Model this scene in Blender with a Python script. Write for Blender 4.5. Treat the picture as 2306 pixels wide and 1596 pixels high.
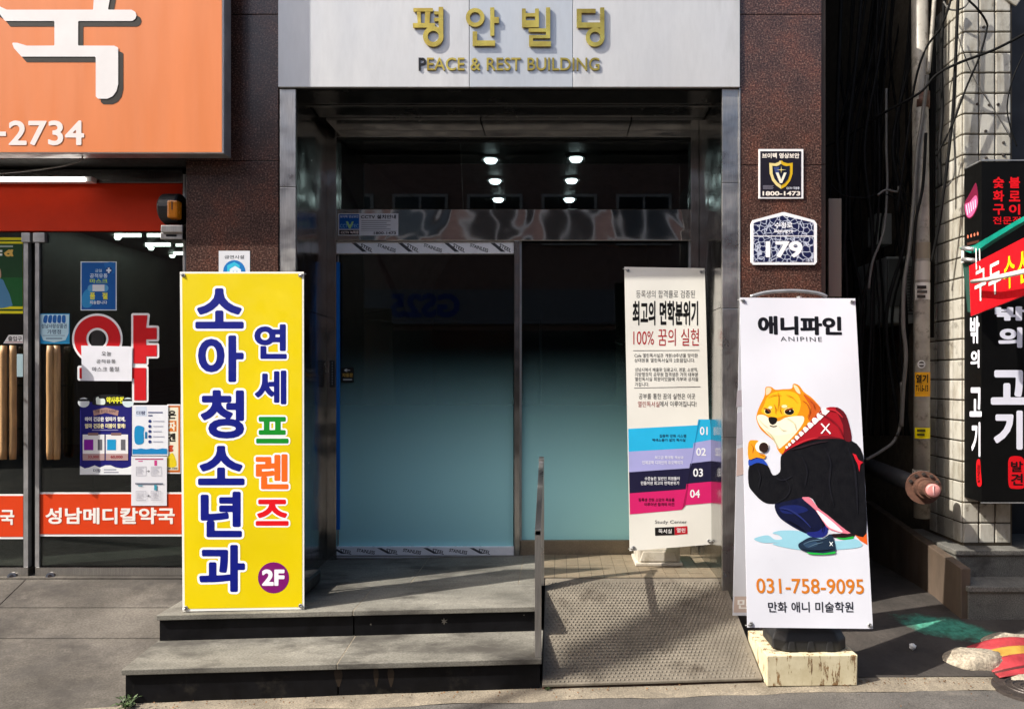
import bpy, bmesh, math, random
import numpy as np
from mathutils import Vector, Matrix, noise as mnoise
from mathutils.geometry import tessellate_polygon
random.seed(7)
for o in list(bpy.data.objects): bpy.data.objects.remove(o)
S = bpy.context.scene
COL = S.collection
rad = math.radians

# ------------------------------------------------------------------ camera, sky, sun, exposure
F, CX, CY, EYE = 1666.0, 1258.0, 850.0, 1.5
cam = bpy.data.cameras.new('camera'); cam.sensor_width = 36; cam.lens = 36 * F / 2306
cam.shift_x = (1153 - CX) / 2306; cam.shift_y = (CY - 798) / 2306
cam.clip_start = .05; cam.clip_end = 500
co = bpy.data.objects.new('camera', cam); co.location = (0, 0, EYE); co.rotation_euler = (rad(90), 0, 0)
COL.objects.link(co); S.camera = co
SUN = Vector((2.7, 1.0, -2.8)).normalized()
w = bpy.data.worlds.new('World'); S.world = w; w.use_nodes = True
nt = w.node_tree; sky = nt.nodes.new('ShaderNodeTexSky'); sky.sky_type = 'NISHITA'; sky.sun_disc = False
sky.dust_density = 4; sky.ozone_density = .5; sky.sun_elevation = math.asin(-SUN.z); sky.sun_rotation = math.atan2(-SUN.x, -SUN.y)
bg = nt.nodes['Background']; bg.inputs[1].default_value = .14
nt.links.new(sky.outputs[0], bg.inputs[0])
sl = bpy.data.lights.new('sun', 'SUN'); sl.energy = 4.5; sl.angle = rad(.5); sl.color = (1, .95, .87)
so = bpy.data.objects.new('sun', sl); so.rotation_euler = SUN.to_track_quat('-Z', 'Y').to_euler(); so.location = (-6, -3, 9); COL.objects.link(so)
S.view_settings.view_transform = 'Standard'; S.view_settings.look = 'None'; S.view_settings.gamma = 1
S.view_settings.exposure = .75
S.render.engine = 'CYCLES'; S.cycles.use_denoising = True; S.cycles.max_bounces = 8; S.cycles.caustics_reflective = False
S.cycles.sample_clamp_indirect = 6

# ------------------------------------------------------------------ helpers: pixels of the photograph -> points
def X(px, D): return (px - CX) * D / F
def Z(py, D): return EYE - (py - CY) * D / F
def V(px, py, D): return Vector((X(px, D), D, Z(py, D)))
def front(D): return (Vector((0, D, 0)), Vector((0, -1, 0)))
def plane3(a, b, c):
    n = (b - a).cross(c - a).normalized()
    if n.dot(Vector((0, 0, EYE)) - a) < 0: n = -n
    return (a, n)
CAM = Vector((0, 0, EYE))
def hit(px, py, pl):
    d = Vector(((px - CX) / F, 1, -(py - CY) / F)); p, n = pl
    return CAM + d * ((p - CAM).dot(n) / d.dot(n))
def lin(h):
    h = h.lstrip('#'); c = [int(h[i:i + 2], 16) / 255 for i in (0, 2, 4)]
    return tuple(x / 12.92 if x <= .04045 else ((x + .055) / 1.055) ** 2.4 for x in c)

# ------------------------------------------------------------------ materials
def nmat(name):
    m = bpy.data.materials.new(name); m.use_nodes = True
    t = m.node_tree; return m, t, t.nodes['Principled BSDF']
def N(t, kind, **kw):
    n = t.nodes.new('ShaderNode' + kind)
    for k, v in kw.items():
        if k in n.inputs: n.inputs[k].default_value = v
        else: setattr(n, k, v)
    return n
def pos(t, scale=(1, 1, 1)):
    g = N(t, 'NewGeometry'); mp = N(t, 'Mapping'); mp.inputs['Scale'].default_value = scale
    t.links.new(g.outputs['Position'], mp.inputs[0]); return mp.outputs[0]
def noise(t, vec, scale, detail=4, rough=.6, dist=0):
    n = N(t, 'TexNoise'); n.inputs['Scale'].default_value = scale; n.inputs['Detail'].default_value = detail
    n.inputs['Roughness'].default_value = rough; n.inputs['Distortion'].default_value = dist
    t.links.new(vec, n.inputs['Vector']); return n.outputs['Fac']
def ramp(t, fac, stops, interp='LINEAR'):
    r = N(t, 'ValToRGB'); cr = r.color_ramp; cr.interpolation = interp
    while len(cr.elements) < len(stops): cr.elements.new(.5)
    for e, (p, c) in zip(cr.elements, stops):
        e.position = p; e.color = (*c, 1) if len(c) == 3 else c
    t.links.new(fac, r.inputs[0]); return r.outputs[0]
def mix(t, a, b, fac, mode='MIX'):
    m = N(t, 'MixRGB', blend_type=mode)
    for i, v in ((0, fac), (1, a), (2, b)):
        if hasattr(v, 'node'): t.links.new(v, m.inputs[i])
        else: m.inputs[i].default_value = (*v, 1) if isinstance(v, tuple) else v
    return m.outputs[0]
def bump(t, h, strength, dist, b):
    bp = N(t, 'Bump'); bp.inputs['Strength'].default_value = strength; bp.inputs['Distance'].default_value = dist
    t.links.new(h, bp.inputs['Height']); t.links.new(bp.outputs[0], b.inputs['Normal'])
def mk(name, c, rough=.5, metal=0, var=.2, vs=6, fine=0, fs=120, bmp=0, bs=80, bd=.003, stretch=(1, 1, 1), bdet=3, spec=.5, dirt=None, ds=2.5, dcut=.55, spots=0):
    m, t, b = nmat(name); p = pos(t, stretch)
    n1 = noise(t, p, vs, 5)
    lo = tuple(x * (1 - var) for x in c); hi = tuple(min(1, x * (1 + var)) for x in c)
    out = ramp(t, n1, [(.3, lo), (.7, hi)])
    if fine:
        n2 = noise(t, p, fs, 2)
        out = mix(t, out, ramp(t, n2, [(.3, (1 - fine,) * 3), (.7, (1 + fine,) * 3)]), 1.0, 'MULTIPLY')
    if dirt:
        n3 = noise(t, p, ds, 8, .7)
        r = ramp(t, n3, [(dcut, (0, 0, 0)), (dcut + .15, (1, 1, 1))]); out = mix(t, out, dirt, r)
    if spots:   # trodden gum, pits and pale scuffs
        out = mix(t, out, tuple(x * .35 for x in c), ramp(t, noise(t, p, 24, 4, .6), [(.70, (0, 0, 0)), (.74, (spots,) * 3)]))
        out = mix(t, out, tuple(x * 2.0 for x in c), ramp(t, noise(t, pos(t, (.35, 1.3, 1)), 22, 6, .7), [(.64, (0, 0, 0)), (.74, (spots,) * 3)]))
    t.links.new(out, b.inputs['Base Color'])
    n4 = noise(t, p, vs * 3, 4)
    rr = ramp(t, n4, [(.3, (max(.02, rough * .8),) * 3), (.7, (min(1, rough * 1.2),) * 3)]); t.links.new(rr, b.inputs['Roughness'])
    b.inputs['Metallic'].default_value = metal; b.inputs['Specular IOR Level'].default_value = spec
    if bmp: bump(t, noise(t, p, bs, bdet), bmp, bd, b)
    return m
PR = {}
def pr(h, rough=.55):
    k = (h, rough)
    if k not in PR: PR[k] = mk('print_' + h, lin(h), rough, var=.035, vs=9, spec=.2)
    return PR[k]
def emis(name, c, s):
    m, t, b = nmat(name); b.inputs['Base Color'].default_value = (*c, 1)
    b.inputs['Emission Color'].default_value = (*c, 1); b.inputs['Emission Strength'].default_value = s; return m

def granite():
    m, t, b = nmat('red_granite'); p = pos(t)
    n1 = noise(t, p, 105, 4, .7); n2 = noise(t, p, 260, 2); n3 = noise(t, p, 5, 5, .65)
    base = ramp(t, n1, [(.34, (.012, .011, .011)), (.44, (.050, .025, .020)), (.54, (.105, .050, .037)), (.66, (.27, .175, .135))])
    sp = ramp(t, n2, [(.55, (0, 0, 0)), (.68, (1, 1, 1))])
    o = mix(t, base, (.022, .018, .017), sp)
    o = mix(t, o, ramp(t, n3, [(.32, (.62, .66, .70)), (.5, (1, 1, 1)), (.68, (1.5, 1.15, 1.0))]), 1.0, 'MULTIPLY')
    t.links.new(o, b.inputs['Base Color']); b.inputs['Roughness'].default_value = .22; return m
def stainless(name, c=.5, rough=.2, warp=.25, ws=2.2):
    m, t, b = nmat(name); p = pos(t, (1, 1, .06)); q = pos(t)
    t.links.new(ramp(t, noise(t, p, 160, 3), [(.3, (c * .8, c * .78, c * .75)), (.7, (c * 1.08, c * 1.05, c))]), b.inputs['Base Color'])
    b.inputs['Metallic'].default_value = 1
    t.links.new(ramp(t, noise(t, q, 5, 6), [(.3, (rough * .6,) * 3), (.75, (rough * 1.7,) * 3)]), b.inputs['Roughness'])
    bump(t, noise(t, q, ws, 2), warp, .05, b); return m
def mirror_steel():
    m, t, b = nmat('stainless_mirror'); q = pos(t); t.links.new(ramp(t, noise(t, pos(t, (.3, 1, 4)), 60, 4), [(.3, (.50, .47, .45)), (.7, (.62, .59, .56))]), b.inputs['Base Color'])
    b.inputs['Metallic'].default_value = 1; b.inputs['Roughness'].default_value = .045
    bump(t, noise(t, q, 3.4, 0, .5, 1.2), .05, .05, b); return m
def glass_mat(name, tint, refl=1.0):
    m, t, b = nmat(name); out = t.nodes['Material Output']
    tr = N(t, 'BsdfTransparent'); tr.inputs[0].default_value = (*tint, 1)
    gl = N(t, 'BsdfGlossy'); gl.inputs['Roughness'].default_value = .01; gl.inputs[0].default_value = (refl,) * 3 + (1,)
    fr = N(t, 'Fresnel'); fr.inputs[0].default_value = 1.5; mx = N(t, 'MixShader')
    t.links.new(fr.outputs[0], mx.inputs[0]); t.links.new(tr.outputs[0], mx.inputs[1]); t.links.new(gl.outputs[0], mx.inputs[2])
    t.links.new(mx.outputs[0], out.inputs[0]); t.nodes.remove(b); return m
def film_mat(name, c, z0, z1):
    # frosted window film whose frosting is printed denser towards the bottom
    m, t, b = nmat(name); out = t.nodes['Material Output']
    tr = N(t, 'BsdfTransparent'); g = N(t, 'NewGeometry'); sp = N(t, 'SeparateXYZ'); t.links.new(g.outputs['Position'], sp.inputs[0])
    mr = N(t, 'MapRange', interpolation_type='SMOOTHSTEP'); t.links.new(sp.outputs[2], mr.inputs[0])
    for i, v in ((1, z1), (2, z0), (3, .97), (4, 0)): mr.inputs[i].default_value = v
    b.inputs['Base Color'].default_value = (*c, 1); b.inputs['Roughness'].default_value = .6; mx = N(t, 'MixShader')
    t.links.new(mr.outputs[0], mx.inputs[0]); t.links.new(tr.outputs[0], mx.inputs[1]); t.links.new(b.outputs[0], mx.inputs[2])
    t.links.new(mx.outputs[0], out.inputs[0]); return m
def tile_mat():
    m, t, b = nmat('glazed_tile'); p = pos(t); oi = N(t, 'ObjectInfo')
    o = ramp(t, oi.outputs['Random'], [(0, (.40, .38, .32)), (1, (.52, .50, .44))])
    g = noise(t, pos(t, (1, 1, .3)), 16, 6, .7); o = mix(t, o, (.22, .18, .12), ramp(t, g, [(.46, (0, 0, 0)), (.75, (.85, .85, .85))]))
    g2 = noise(t, p, 9, 8, .75); o = mix(t, o, (.09, .075, .055), ramp(t, g2, [(.58, (0, 0, 0)), (.70, (1, 1, 1))]))
    t.links.new(o, b.inputs['Base Color']); b.inputs['Roughness'].default_value = .3
    bump(t, noise(t, p, 14, 3), .25, .01, b); return m
def worn_paint():
    m, t, b = nmat('peeling_cream_paint'); p = pos(t, (1, 1, .18)); n = noise(t, p, 34, 8, .75)
    f = ramp(t, n, [(.55, (0, 0, 0)), (.575, (1, 1, 1))]); q = noise(t, pos(t), 12, 5)
    o = mix(t, ramp(t, q, [(.3, (.50, .43, .27)), (.7, (.66, .60, .42))]), ramp(t, q, [(.35, (.13, .07, .03)), (.65, (.30, .17, .06))]), f)
    t.links.new(o, b.inputs['Base Color']); b.inputs['Roughness'].default_value = .75; bump(t, f, -.6, .004, b); return m
def alley_mat():
    # dark wet concrete with a worn spill of green floor paint
    m, t, b = nmat('alley_concrete'); p = pos(t); o = ramp(t, noise(t, p, 4, 5), [(.3, (.03, .027, .024)), (.7, (.07, .06, .052))])
    g = N(t, 'NewGeometry'); se = N(t, 'SeparateXYZ'); t.links.new(g.outputs['Position'], se.inputs[0])
    def lin2(ax, ay, c):
        a1 = N(t, 'Math', operation='MULTIPLY'); t.links.new(se.outputs[0], a1.inputs[0]); a1.inputs[1].default_value = ax
        a2 = N(t, 'Math', operation='MULTIPLY_ADD'); t.links.new(se.outputs[1], a2.inputs[0]); a2.inputs[1].default_value = ay; t.links.new(a1.outputs[0], a2.inputs[2])
        a3 = N(t, 'Math', operation='ADD'); t.links.new(a2.outputs[0], a3.inputs[0]); a3.inputs[1].default_value = c
        a4 = N(t, 'Math', operation='POWER'); t.links.new(a3.outputs[0], a4.inputs[0]); a4.inputs[1].default_value = 2; return a4.outputs[0]
    u = lin2(3.2, -2.0, -3.2 * 2.10 + 2.0 * 4.02); v = lin2(3.4, 6.5, -3.4 * 2.10 - 6.5 * 4.02)
    d = N(t, 'Math', operation='ADD'); t.links.new(u, d.inputs[0]); t.links.new(v, d.inputs[1])
    e = N(t, 'Math', operation='MULTIPLY_ADD'); t.links.new(noise(t, p, 13, 8, .75), e.inputs[0]); e.inputs[1].default_value = 2.6; t.links.new(d.outputs[0], e.inputs[2])
    mr = N(t, 'MapRange'); t.links.new(e.outputs[0], mr.inputs[0])
    for i, q in ((1, 1.5), (2, 2.3), (3, 1), (4, 0)): mr.inputs[i].default_value = q
    o = mix(t, o, ramp(t, noise(t, p, 30, 4), [(.3, (.03, .13, .085)), (.7, (.08, .33, .23))]), mr.outputs[0])
    t.links.new(o, b.inputs['Base Color']); b.inputs['Roughness'].default_value = .85; b.inputs['Specular IOR Level'].default_value = .25
    bump(t, noise(t, p, 30, 6), .6, .012, b); return m
def banner_cloth(name, c):
    return mk(name, c, .42, var=.035, vs=3, bmp=.35, bs=2.2, bd=.05, bdet=0, spec=.3, dirt=tuple(x * .86 for x in c), ds=9, dcut=.66)
def plate_map():
    # address plate: navy field with a printed crackle of pale lines
    m, t, b = nmat('address_plate_print'); p = pos(t); nz = N(t, 'TexNoise'); nz.inputs['Scale'].default_value = 18; t.links.new(p, nz.inputs['Vector'])
    ad = mix(t, p, nz.outputs['Color'], .035); v = N(t, 'TexVoronoi', feature='DISTANCE_TO_EDGE'); v.inputs['Scale'].default_value = 34
    t.links.new(ad, v.inputs['Vector'])
    o = ramp(t, v.outputs['Distance'], [(.035, (.55, .6, .72)), (.075, (.008, .012, .06))])
    t.links.new(o, b.inputs['Base Color']); b.inputs['Roughness'].default_value = .3; return m

MT = dict(
    asphalt=mk('asphalt', (.085, .078, .07), .85, var=.3, vs=3, fine=.45, fs=160, bmp=.6, bs=120, bd=.006, dirt=(.17, .15, .125), ds=1.8),
    gutter=mk('gutter_concrete', (.20, .17, .125), .9, var=.3, vs=7, fine=.35, fs=140, bmp=.5, bs=90, bd=.006, dirt=(.13, .11, .085), ds=6),
    slab=mk('pavement_concrete', (.098, .088, .075), .85, spec=.2, spots=.6, var=.45, vs=3, fine=.25, fs=150, bmp=.35, bs=110, bd=.003, dirt=(.05, .045, .04), ds=2.2, dcut=.48, stretch=(.6, 1, 1)),
    tread=mk('grey_stone_tread', (.168, .160, .136), .75, spec=.25, var=.38, vs=4, spots=.6, fine=.3, fs=190, bmp=.25, bs=150, bd=.002, dirt=(.065, .06, .052), ds=3.4, dcut=.5, stretch=(.5, 1, 1)),
    riser=mk('black_stone_riser', (.006, .006, .007), .4, spec=.12, var=.5, vs=9, dirt=(.028, .025, .021), ds=5, dcut=.58),
    ramp=mk('dimpled_ramp_plate', (.158, .138, .108), .62, var=.25, vs=5, fine=.2, fs=140, dirt=(.065, .052, .038), ds=4, spec=.3),
    floor_tile=mk('entrance_floor_tile', (.19, .15, .10), .55, var=.2, vs=6, fine=.15, fs=120),
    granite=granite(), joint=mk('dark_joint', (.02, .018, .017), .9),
    alu=mk('header_aluminium', (.64, .64, .635), .36, metal=.25, var=.05, vs=1.6, fine=.03, fs=40, dirt=(.55, .55, .54), ds=3.5, stretch=(1, 1, .25)),
    alu_b=mk('header_aluminium_blue', (.54, .57, .60), .34, metal=.3, var=.05, vs=1.6, fine=.03, fs=40, dirt=(.50, .52, .54), ds=3.5, stretch=(1, 1, .25)),
    steel=stainless('stainless', .46, .17), steel_b=stainless('stainless_brushed', .52, .34, .12, 4), steel_m=mirror_steel(),
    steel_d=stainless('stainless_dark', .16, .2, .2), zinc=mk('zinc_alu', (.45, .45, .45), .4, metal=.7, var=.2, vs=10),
    gold=mk('aged_gold', (.82, .52, .11), .3, metal=1, var=.45, vs=6, bmp=.2, bs=30, bd=.003), black_letter=mk('tarnished_black', (.02, .02, .025), .4, metal=.4),
    film_white=mk('protective_film', (.90, .91, .93), .3, var=.06), glass=glass_mat('door_glass', (.42, .46, .45)), glass_p=glass_mat('shop_glass', (.45, .5, .47)),
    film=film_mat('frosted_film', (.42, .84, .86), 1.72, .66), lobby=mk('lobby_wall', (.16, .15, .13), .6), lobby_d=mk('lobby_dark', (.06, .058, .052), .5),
    red=mk('red_panel', (.80, .042, .008), .5, spec=.15, var=.06), red_band=mk('red_band', (.70, .055, .010), .42, var=.04, spec=.2), orange=mk('orange_sign_face', (.74, .225, .075), .42, var=.06, vs=5, stretch=(1, 1, .12), dirt=(.60, .20, .08), ds=9, dcut=.62, spec=.25),
    black=mk('black_plastic', (.015, .015, .016), .4, var=.3), rubber=mk('black_rubber', (.012, .012, .013), .55, var=.3), amber=mk('amber_lens', (.55, .17, .005), .25),
    wood=mk('pale_wood', (.43, .245, .10), .5, var=.3, vs=9, stretch=(1, 1, .15), fine=.2, fs=60), plank=mk('grey_beige_board', (.19, .155, .12), .6, var=.15, vs=5, stretch=(1, 1, .1)),
    tile=tile_mat(), grout=mk('grout', (.10, .078, .05), .9, var=.3, vs=20), cable=mk('black_cable', (.006, .006, .006), .65, spec=.08), cable_g=mk('grey_cable', (.10, .095, .085), .6),
    pvc=mk('weathered_pvc', (.32, .295, .25), .5, var=.25, vs=8, dirt=(.10, .085, .065), ds=14, dcut=.54), pvc_d=mk('dark_pipe', (.045, .045, .047), .5), pink=mk('pink_cap', (.60, .25, .23), .4),
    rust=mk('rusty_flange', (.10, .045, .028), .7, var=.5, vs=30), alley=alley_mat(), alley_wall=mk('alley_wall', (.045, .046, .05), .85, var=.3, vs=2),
    brown=mk('brown_stone_side', (.085, .06, .042), .7, var=.5, vs=4, stretch=(1, 1, .3)), gran_grey=mk('grey_granite_step', (.13, .125, .11), .7, var=.25, vs=6, fine=.5, fs=170, dirt=(.05, .045, .04), ds=5),
    green_paint=mk('green_floor_paint', (.06, .25, .17), .7, var=.4, vs=18, dirt=(.05, .06, .05), ds=9, dcut=.5), awning=mk('green_tarp', (.0, .26, .19), .5, var=.2), net=mk('green_net', (.008, .05, .035), .8),
    black_sign=mk('black_sign_face', (.004, .004, .004), .4, spec=.12, var=.1), white_pipe=mk('white_pipe', (.72, .70, .66), .4, var=.12, vs=20), rock=mk('pale_rock', (.33, .285, .215), .9, dirt=(.15, .12, .085), ds=16, dcut=.52, var=.3, vs=14, fine=.3, fs=90, bmp=.9, bs=35, bd=.012),
    cloth_red=mk('red_tarp', (.30, .028, .034), .6, var=.3, vs=12, bmp=.4, bs=14, bd=.02), cloth_yellow=mk('yellow_stripe', (.40, .22, .035), .6, var=.3, vs=14), stripe_dark=mk('dark_stripe', (.08, .02, .02), .5),
    iron=mk('cast_iron', (.055, .045, .04), .55, metal=.4, var=.4, vs=30), weed=mk('weed_leaf', (.05, .085, .025), .6, var=.4, vs=40), dry=mk('dry_leaf_litter', (.20, .10, .04), .9, var=.5, vs=40),
    wall_up=mk('upper_wall', (.22, .17, .14), .7), opp=mk('opposite_wall', (.27, .17, .14), .8), opp_frame=mk('opposite_frame', (.55, .55, .52), .5), opp_glass=mk('opposite_glass', (.02, .025, .03), .1),
    ac=mk('air_conditioner_case', (.23, .24, .22), .5, var=.15), ac_d=mk('air_conditioner_grille', (.05, .055, .05), .6), cream_base=mk('cream_plastic', (.55, .50, .42), .45, var=.12, vs=10, dirt=(.33, .28, .2), ds=12), litter=mk('white_litter', (.7, .7, .68), .6),
    yellow=banner_cloth('yellow_banner', (.76, .59, .0)), white_cloth=banner_cloth('white_banner', (.65, .66, .72)), ivory=banner_cloth('ivory_banner', (.82, .80, .73)),
    plate=plate_map(), worn=worn_paint(), down=emis('downlight_glow', (.85, .97, 1), 14), tube=emis('ceiling_panel_glow', (.95, 1, .97), 9), fluo=emis('fluorescent_tube', (1, .95, .85), 5),
    sticker_w=mk('white_sticker', (.78, .79, .82), .4, var=.03))
def pm(m): return MT[m] if m in MT else pr(m)

# ------------------------------------------------------------------ mesh building
BASE = {}
class M:
    def __init__(s): s.v = []; s.f = []
    def add(s, vs, fs):
        k = len(s.v); s.v += [Vector(p) for p in vs]; s.f += [tuple(i + k for i in f) for f in fs]; return s
    def box(s, x0, x1, y0, y1, z0, z1):
        return s.add([(x0, y0, z0), (x1, y0, z0), (x1, y1, z0), (x0, y1, z0), (x0, y0, z1), (x1, y0, z1), (x1, y1, z1), (x0, y1, z1)],
                     [(0, 3, 2, 1), (4, 5, 6, 7), (0, 1, 5, 4), (1, 2, 6, 5), (2, 3, 7, 6), (3, 0, 4, 7)])
    def hexa(s, b, t):  # four bottom corners, four top corners
        return s.add(list(b) + list(t), [(0, 3, 2, 1), (4, 5, 6, 7), (0, 1, 5, 4), (1, 2, 6, 5), (2, 3, 7, 6), (3, 0, 4, 7)])
    def quad(s, *p): return s.add(p, [tuple(range(len(p)))])
    def pbox(s, x0, y0, x1, y1, D, th):  # a slab whose front face fills a pixel rectangle at depth D
        return s.box(X(x0, D), X(x1, D), D, D + th, Z(y1, D), Z(y0, D))
    def prism(s, pts, n, th):
        k = len(pts); a = [Vector(p) for p in pts]; b = [p - n * th for p in a]
        return s.add(a + b, [tuple(range(k)), tuple(range(2 * k - 1, k - 1, -1))] + [(i, k + i, k + (i + 1) % k, (i + 1) % k) for i in range(k)])
    def tube(s, path, r, seg=8, cap=True):
        P = [Vector(p) for p in path]; rs = r if isinstance(r, (list, tuple)) else [r] * len(P); rings = []
        for i, p in enumerate(P):
            d = (P[min(i + 1, len(P) - 1)] - P[max(i - 1, 0)]).normalized()
            u = d.cross(Vector((0, 0, 1)) if abs(d.z) < .9 else Vector((1, 0, 0))).normalized(); v = d.cross(u)
            rings.append([p + (u * math.cos(a) + v * math.sin(a)) * rs[i] for a in [2 * math.pi * k / seg for k in range(seg)]])
        k = len(s.v); s.v += [q for g in rings for q in g]
        for i in range(len(P) - 1):
            for j in range(seg):
                a = k + i * seg + j; b = k + i * seg + (j + 1) % seg; s.f.append((a, b, b + seg, a + seg))
        if cap: s.f.append(tuple(k + j for j in range(seg))[::-1]); s.f.append(tuple(k + (len(P) - 1) * seg + j for j in range(seg)))
        return s
    def mesh(s, name, base=None, smooth=False, bevel=0):
        me = bpy.data.meshes.new(name); b = base or Vector(); me.from_pydata([p - b for p in s.v], [], s.f)
        if bevel:
            bm = bmesh.new(); bm.from_mesh(me); bmesh.ops.recalc_face_normals(bm, faces=bm.faces)
            bmesh.ops.bevel(bm, geom=list(bm.edges), offset=bevel, segments=2, affect='EDGES', profile=.6, clamp_overlap=True); bm.to_mesh(me); bm.free()
        else:
            bm = bmesh.new(); bm.from_mesh(me); bmesh.ops.recalc_face_normals(bm, faces=bm.faces); bm.to_mesh(me); bm.free()
        if smooth: me.shade_smooth()
        return me
def thing(name, label, cat, base=(0, 0, 0), group=None):
    o = bpy.data.objects.new(name, None); COL.objects.link(o); o.location = base; BASE[o.name] = Vector(base)
    o.empty_display_size = .1
    o['label'] = label; o['category'] = cat
    if group: o['group'] = group
    return o
def part(name, m, mat, parent, smooth=False, bevel=0, label=None, kind=None):
    b = BASE[parent.name]; me = m.mesh(name, b, smooth, bevel); me.materials.append(pm(mat) if isinstance(mat, str) else mat)
    o = bpy.data.objects.new(name, me); COL.objects.link(o); o.parent = parent; BASE[o.name] = b
    if label: o['label'] = label
    if kind: o['kind'] = kind
    return o
def single(name, m, mat, label=None, cat=None, group=None, smooth=False, bevel=0, kind=None):
    b = Vector((sum(p.x for p in m.v) / len(m.v), sum(p.y for p in m.v) / len(m.v), min(p.z for p in m.v)))
    me = m.mesh(name, b, smooth, bevel); me.materials.append(pm(mat) if isinstance(mat, str) else mat)
    o = bpy.data.objects.new(name, me); COL.objects.link(o); o.location = b; BASE[o.name] = b
    for k, v in (('label', label), ('category', cat), ('group', group), ('kind', kind)):
        if v: o[k] = v
    return o
def spline(pts, n=8, closed=False):
    P = [Vector(p) for p in pts]; out = []; k = len(P)
    for i in range(k if closed else k - 1):
        if closed: a, b, c, d = P[(i - 1) % k], P[i], P[(i + 1) % k], P[(i + 2) % k]
        else: a, b, c, d = P[max(i - 1, 0)], P[i], P[i + 1], P[min(i + 2, k - 1)]
        for j in range(n):
            t = j / n; out.append(.5 * ((2 * b) + (c - a) * t + (2 * a - 5 * b + 4 * c - d) * t * t + (3 * b - a - 3 * c + d) * t ** 3))
    if not closed: out.append(P[-1])
    return out

# ------------------------------------------------------------------ lettering: glyph outlines thickened through a distance field
_tc = bpy.data.curves.new('glyph_source', 'FONT'); _tc.resolution_u = 4; _to = bpy.data.objects.new('glyph_source', _tc)
_ts = bpy.data.scenes.new('glyph_scene'); _ts.collection.objects.link(_to)
def _gm(s):
    _tc.body = s; vl = _ts.view_layers[0]; vl.update(); return bpy.data.meshes.new_from_object(_to.evaluated_get(vl.depsgraph))
_ADV = {}; _SRC = {}; _GL = {}
def load_glyph(c):
    """outline and advance of one character, read once from Blender's built-in font"""
    if '||' not in _ADV: me = _gm('||'); _ADV['||'] = max(v.co.x for v in me.vertices); bpy.data.meshes.remove(me)
    me = _gm('|' + c + '|'); _ADV[c] = max(v.co.x for v in me.vertices) - _ADV['||']; bpy.data.meshes.remove(me)
    me = _gm(c); xy = [(v.co.x, v.co.y) for v in me.vertices]; ed = {}
    for p in me.polygons:
        vs = list(p.vertices)
        for i in range(len(vs)):
            e = tuple(sorted((vs[i], vs[(i + 1) % len(vs)]))); ed[e] = ed.get(e, 0) + 1
    _SRC[c] = [(xy[p], xy[q]) for (p, q), n in ed.items() if n == 1]; bpy.data.meshes.remove(me)
def adv(c):
    if c not in _ADV: load_glyph(c)
    return _ADV[c]
def contour(f, x0, y0, h, iso):
    # marching squares: closed loops of f == iso, inside where f < iso
    ny, nx = f.shape; g = f - iso; seg = {}
    def pt(i, j, i2, j2):
        a, b = g[j, i], g[j2, i2]; t = a / (a - b) if a != b else .5
        return (x0 + (i + (i2 - i) * t) * h, y0 + (j + (j2 - j) * t) * h)
    ins = g < 0; pts = {}
    cells = np.argwhere((ins[:-1, :-1] ^ ins[1:, 1:]) | (ins[:-1, 1:] ^ ins[1:, :-1]) | (ins[:-1, :-1] ^ ins[:-1, 1:]))
    T = {1: [(3, 0)], 2: [(0, 1)], 3: [(3, 1)], 4: [(1, 2)], 5: [(3, 2), (1, 0)], 6: [(0, 2)], 7: [(3, 2)], 8: [(2, 3)], 9: [(2, 0)], 10: [(0, 3), (2, 1)], 11: [(2, 1)], 12: [(1, 3)], 13: [(1, 0)], 14: [(0, 3)]}
    for j, i in cells:
        j = int(j); i = int(i); c = int(ins[j, i]) | int(ins[j, i + 1]) << 1 | int(ins[j + 1, i + 1]) << 2 | int(ins[j + 1, i]) << 3
        if c in (0, 15): continue
        E = [((i, j), (i + 1, j)), ((i + 1, j), (i + 1, j + 1)), ((i, j + 1), (i + 1, j + 1)), ((i, j), (i, j + 1))]
        for a, b in T[c]:
            seg[E[a]] = E[b]
    loops = []
    while seg:
        k0, k = seg.popitem(); lp = [k0]
        while k != k0 and k in seg: lp.append(k); k = seg.pop(k)
        L = [pt(*a, *b) for a, b in lp]
        if len(L) > 3: loops.append(L)
    return loops
def simplify(L, tol):
    n = len(L)
    def dp(a, b):
        if b - a < 2: return [a]
        P = np.array(L[a:b + 1] if b < n else L[a:] + [L[0]]); d = P[-1] - P[0]; ln = math.hypot(*d)
        q = np.abs((P[:, 0] - P[0, 0]) * d[1] - (P[:, 1] - P[0, 1]) * d[0]) / ln if ln > 1e-9 else np.hypot(*(P - P[0]).T)
        k = int(q.argmax())
        return [a] if q[k] < tol else dp(a, a + k) + dp(a + k, b)
    far = max(range(n), key=lambda i: (L[i][0] - L[0][0]) ** 2 + (L[i][1] - L[0][1]) ** 2)
    idx = dp(0, far) + dp(far, n); R = [L[i] for i in idx]
    return R if len(R) > 2 else None
def seg_sdf(segs, pad, h):
    A = np.array(segs); lo = A.reshape(-1, 2).min(0) - pad; hi = A.reshape(-1, 2).max(0) + pad
    nx = int((hi[0] - lo[0]) / h) + 2; ny = int((hi[1] - lo[1]) / h) + 2
    gx, gy = np.meshgrid(lo[0] + np.arange(nx) * h, lo[1] + np.arange(ny) * h); d = np.full(gx.shape, 9.0); ins = np.zeros(gx.shape, bool)
    for (ax, ay), (bx, by) in A:
        ex, ey = bx - ax, by - ay; l2 = ex * ex + ey * ey + 1e-12; t = np.clip(((gx - ax) * ex + (gy - ay) * ey) / l2, 0, 1)
        d = np.minimum(d, np.hypot(gx - ax - t * ex, gy - ay - t * ey))
        if ay != by: ins ^= ((ay > gy) != (by > gy)) & (gx < ex * (gy - ay) / ey + ax)
    return np.where(ins, -d, d), lo
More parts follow.
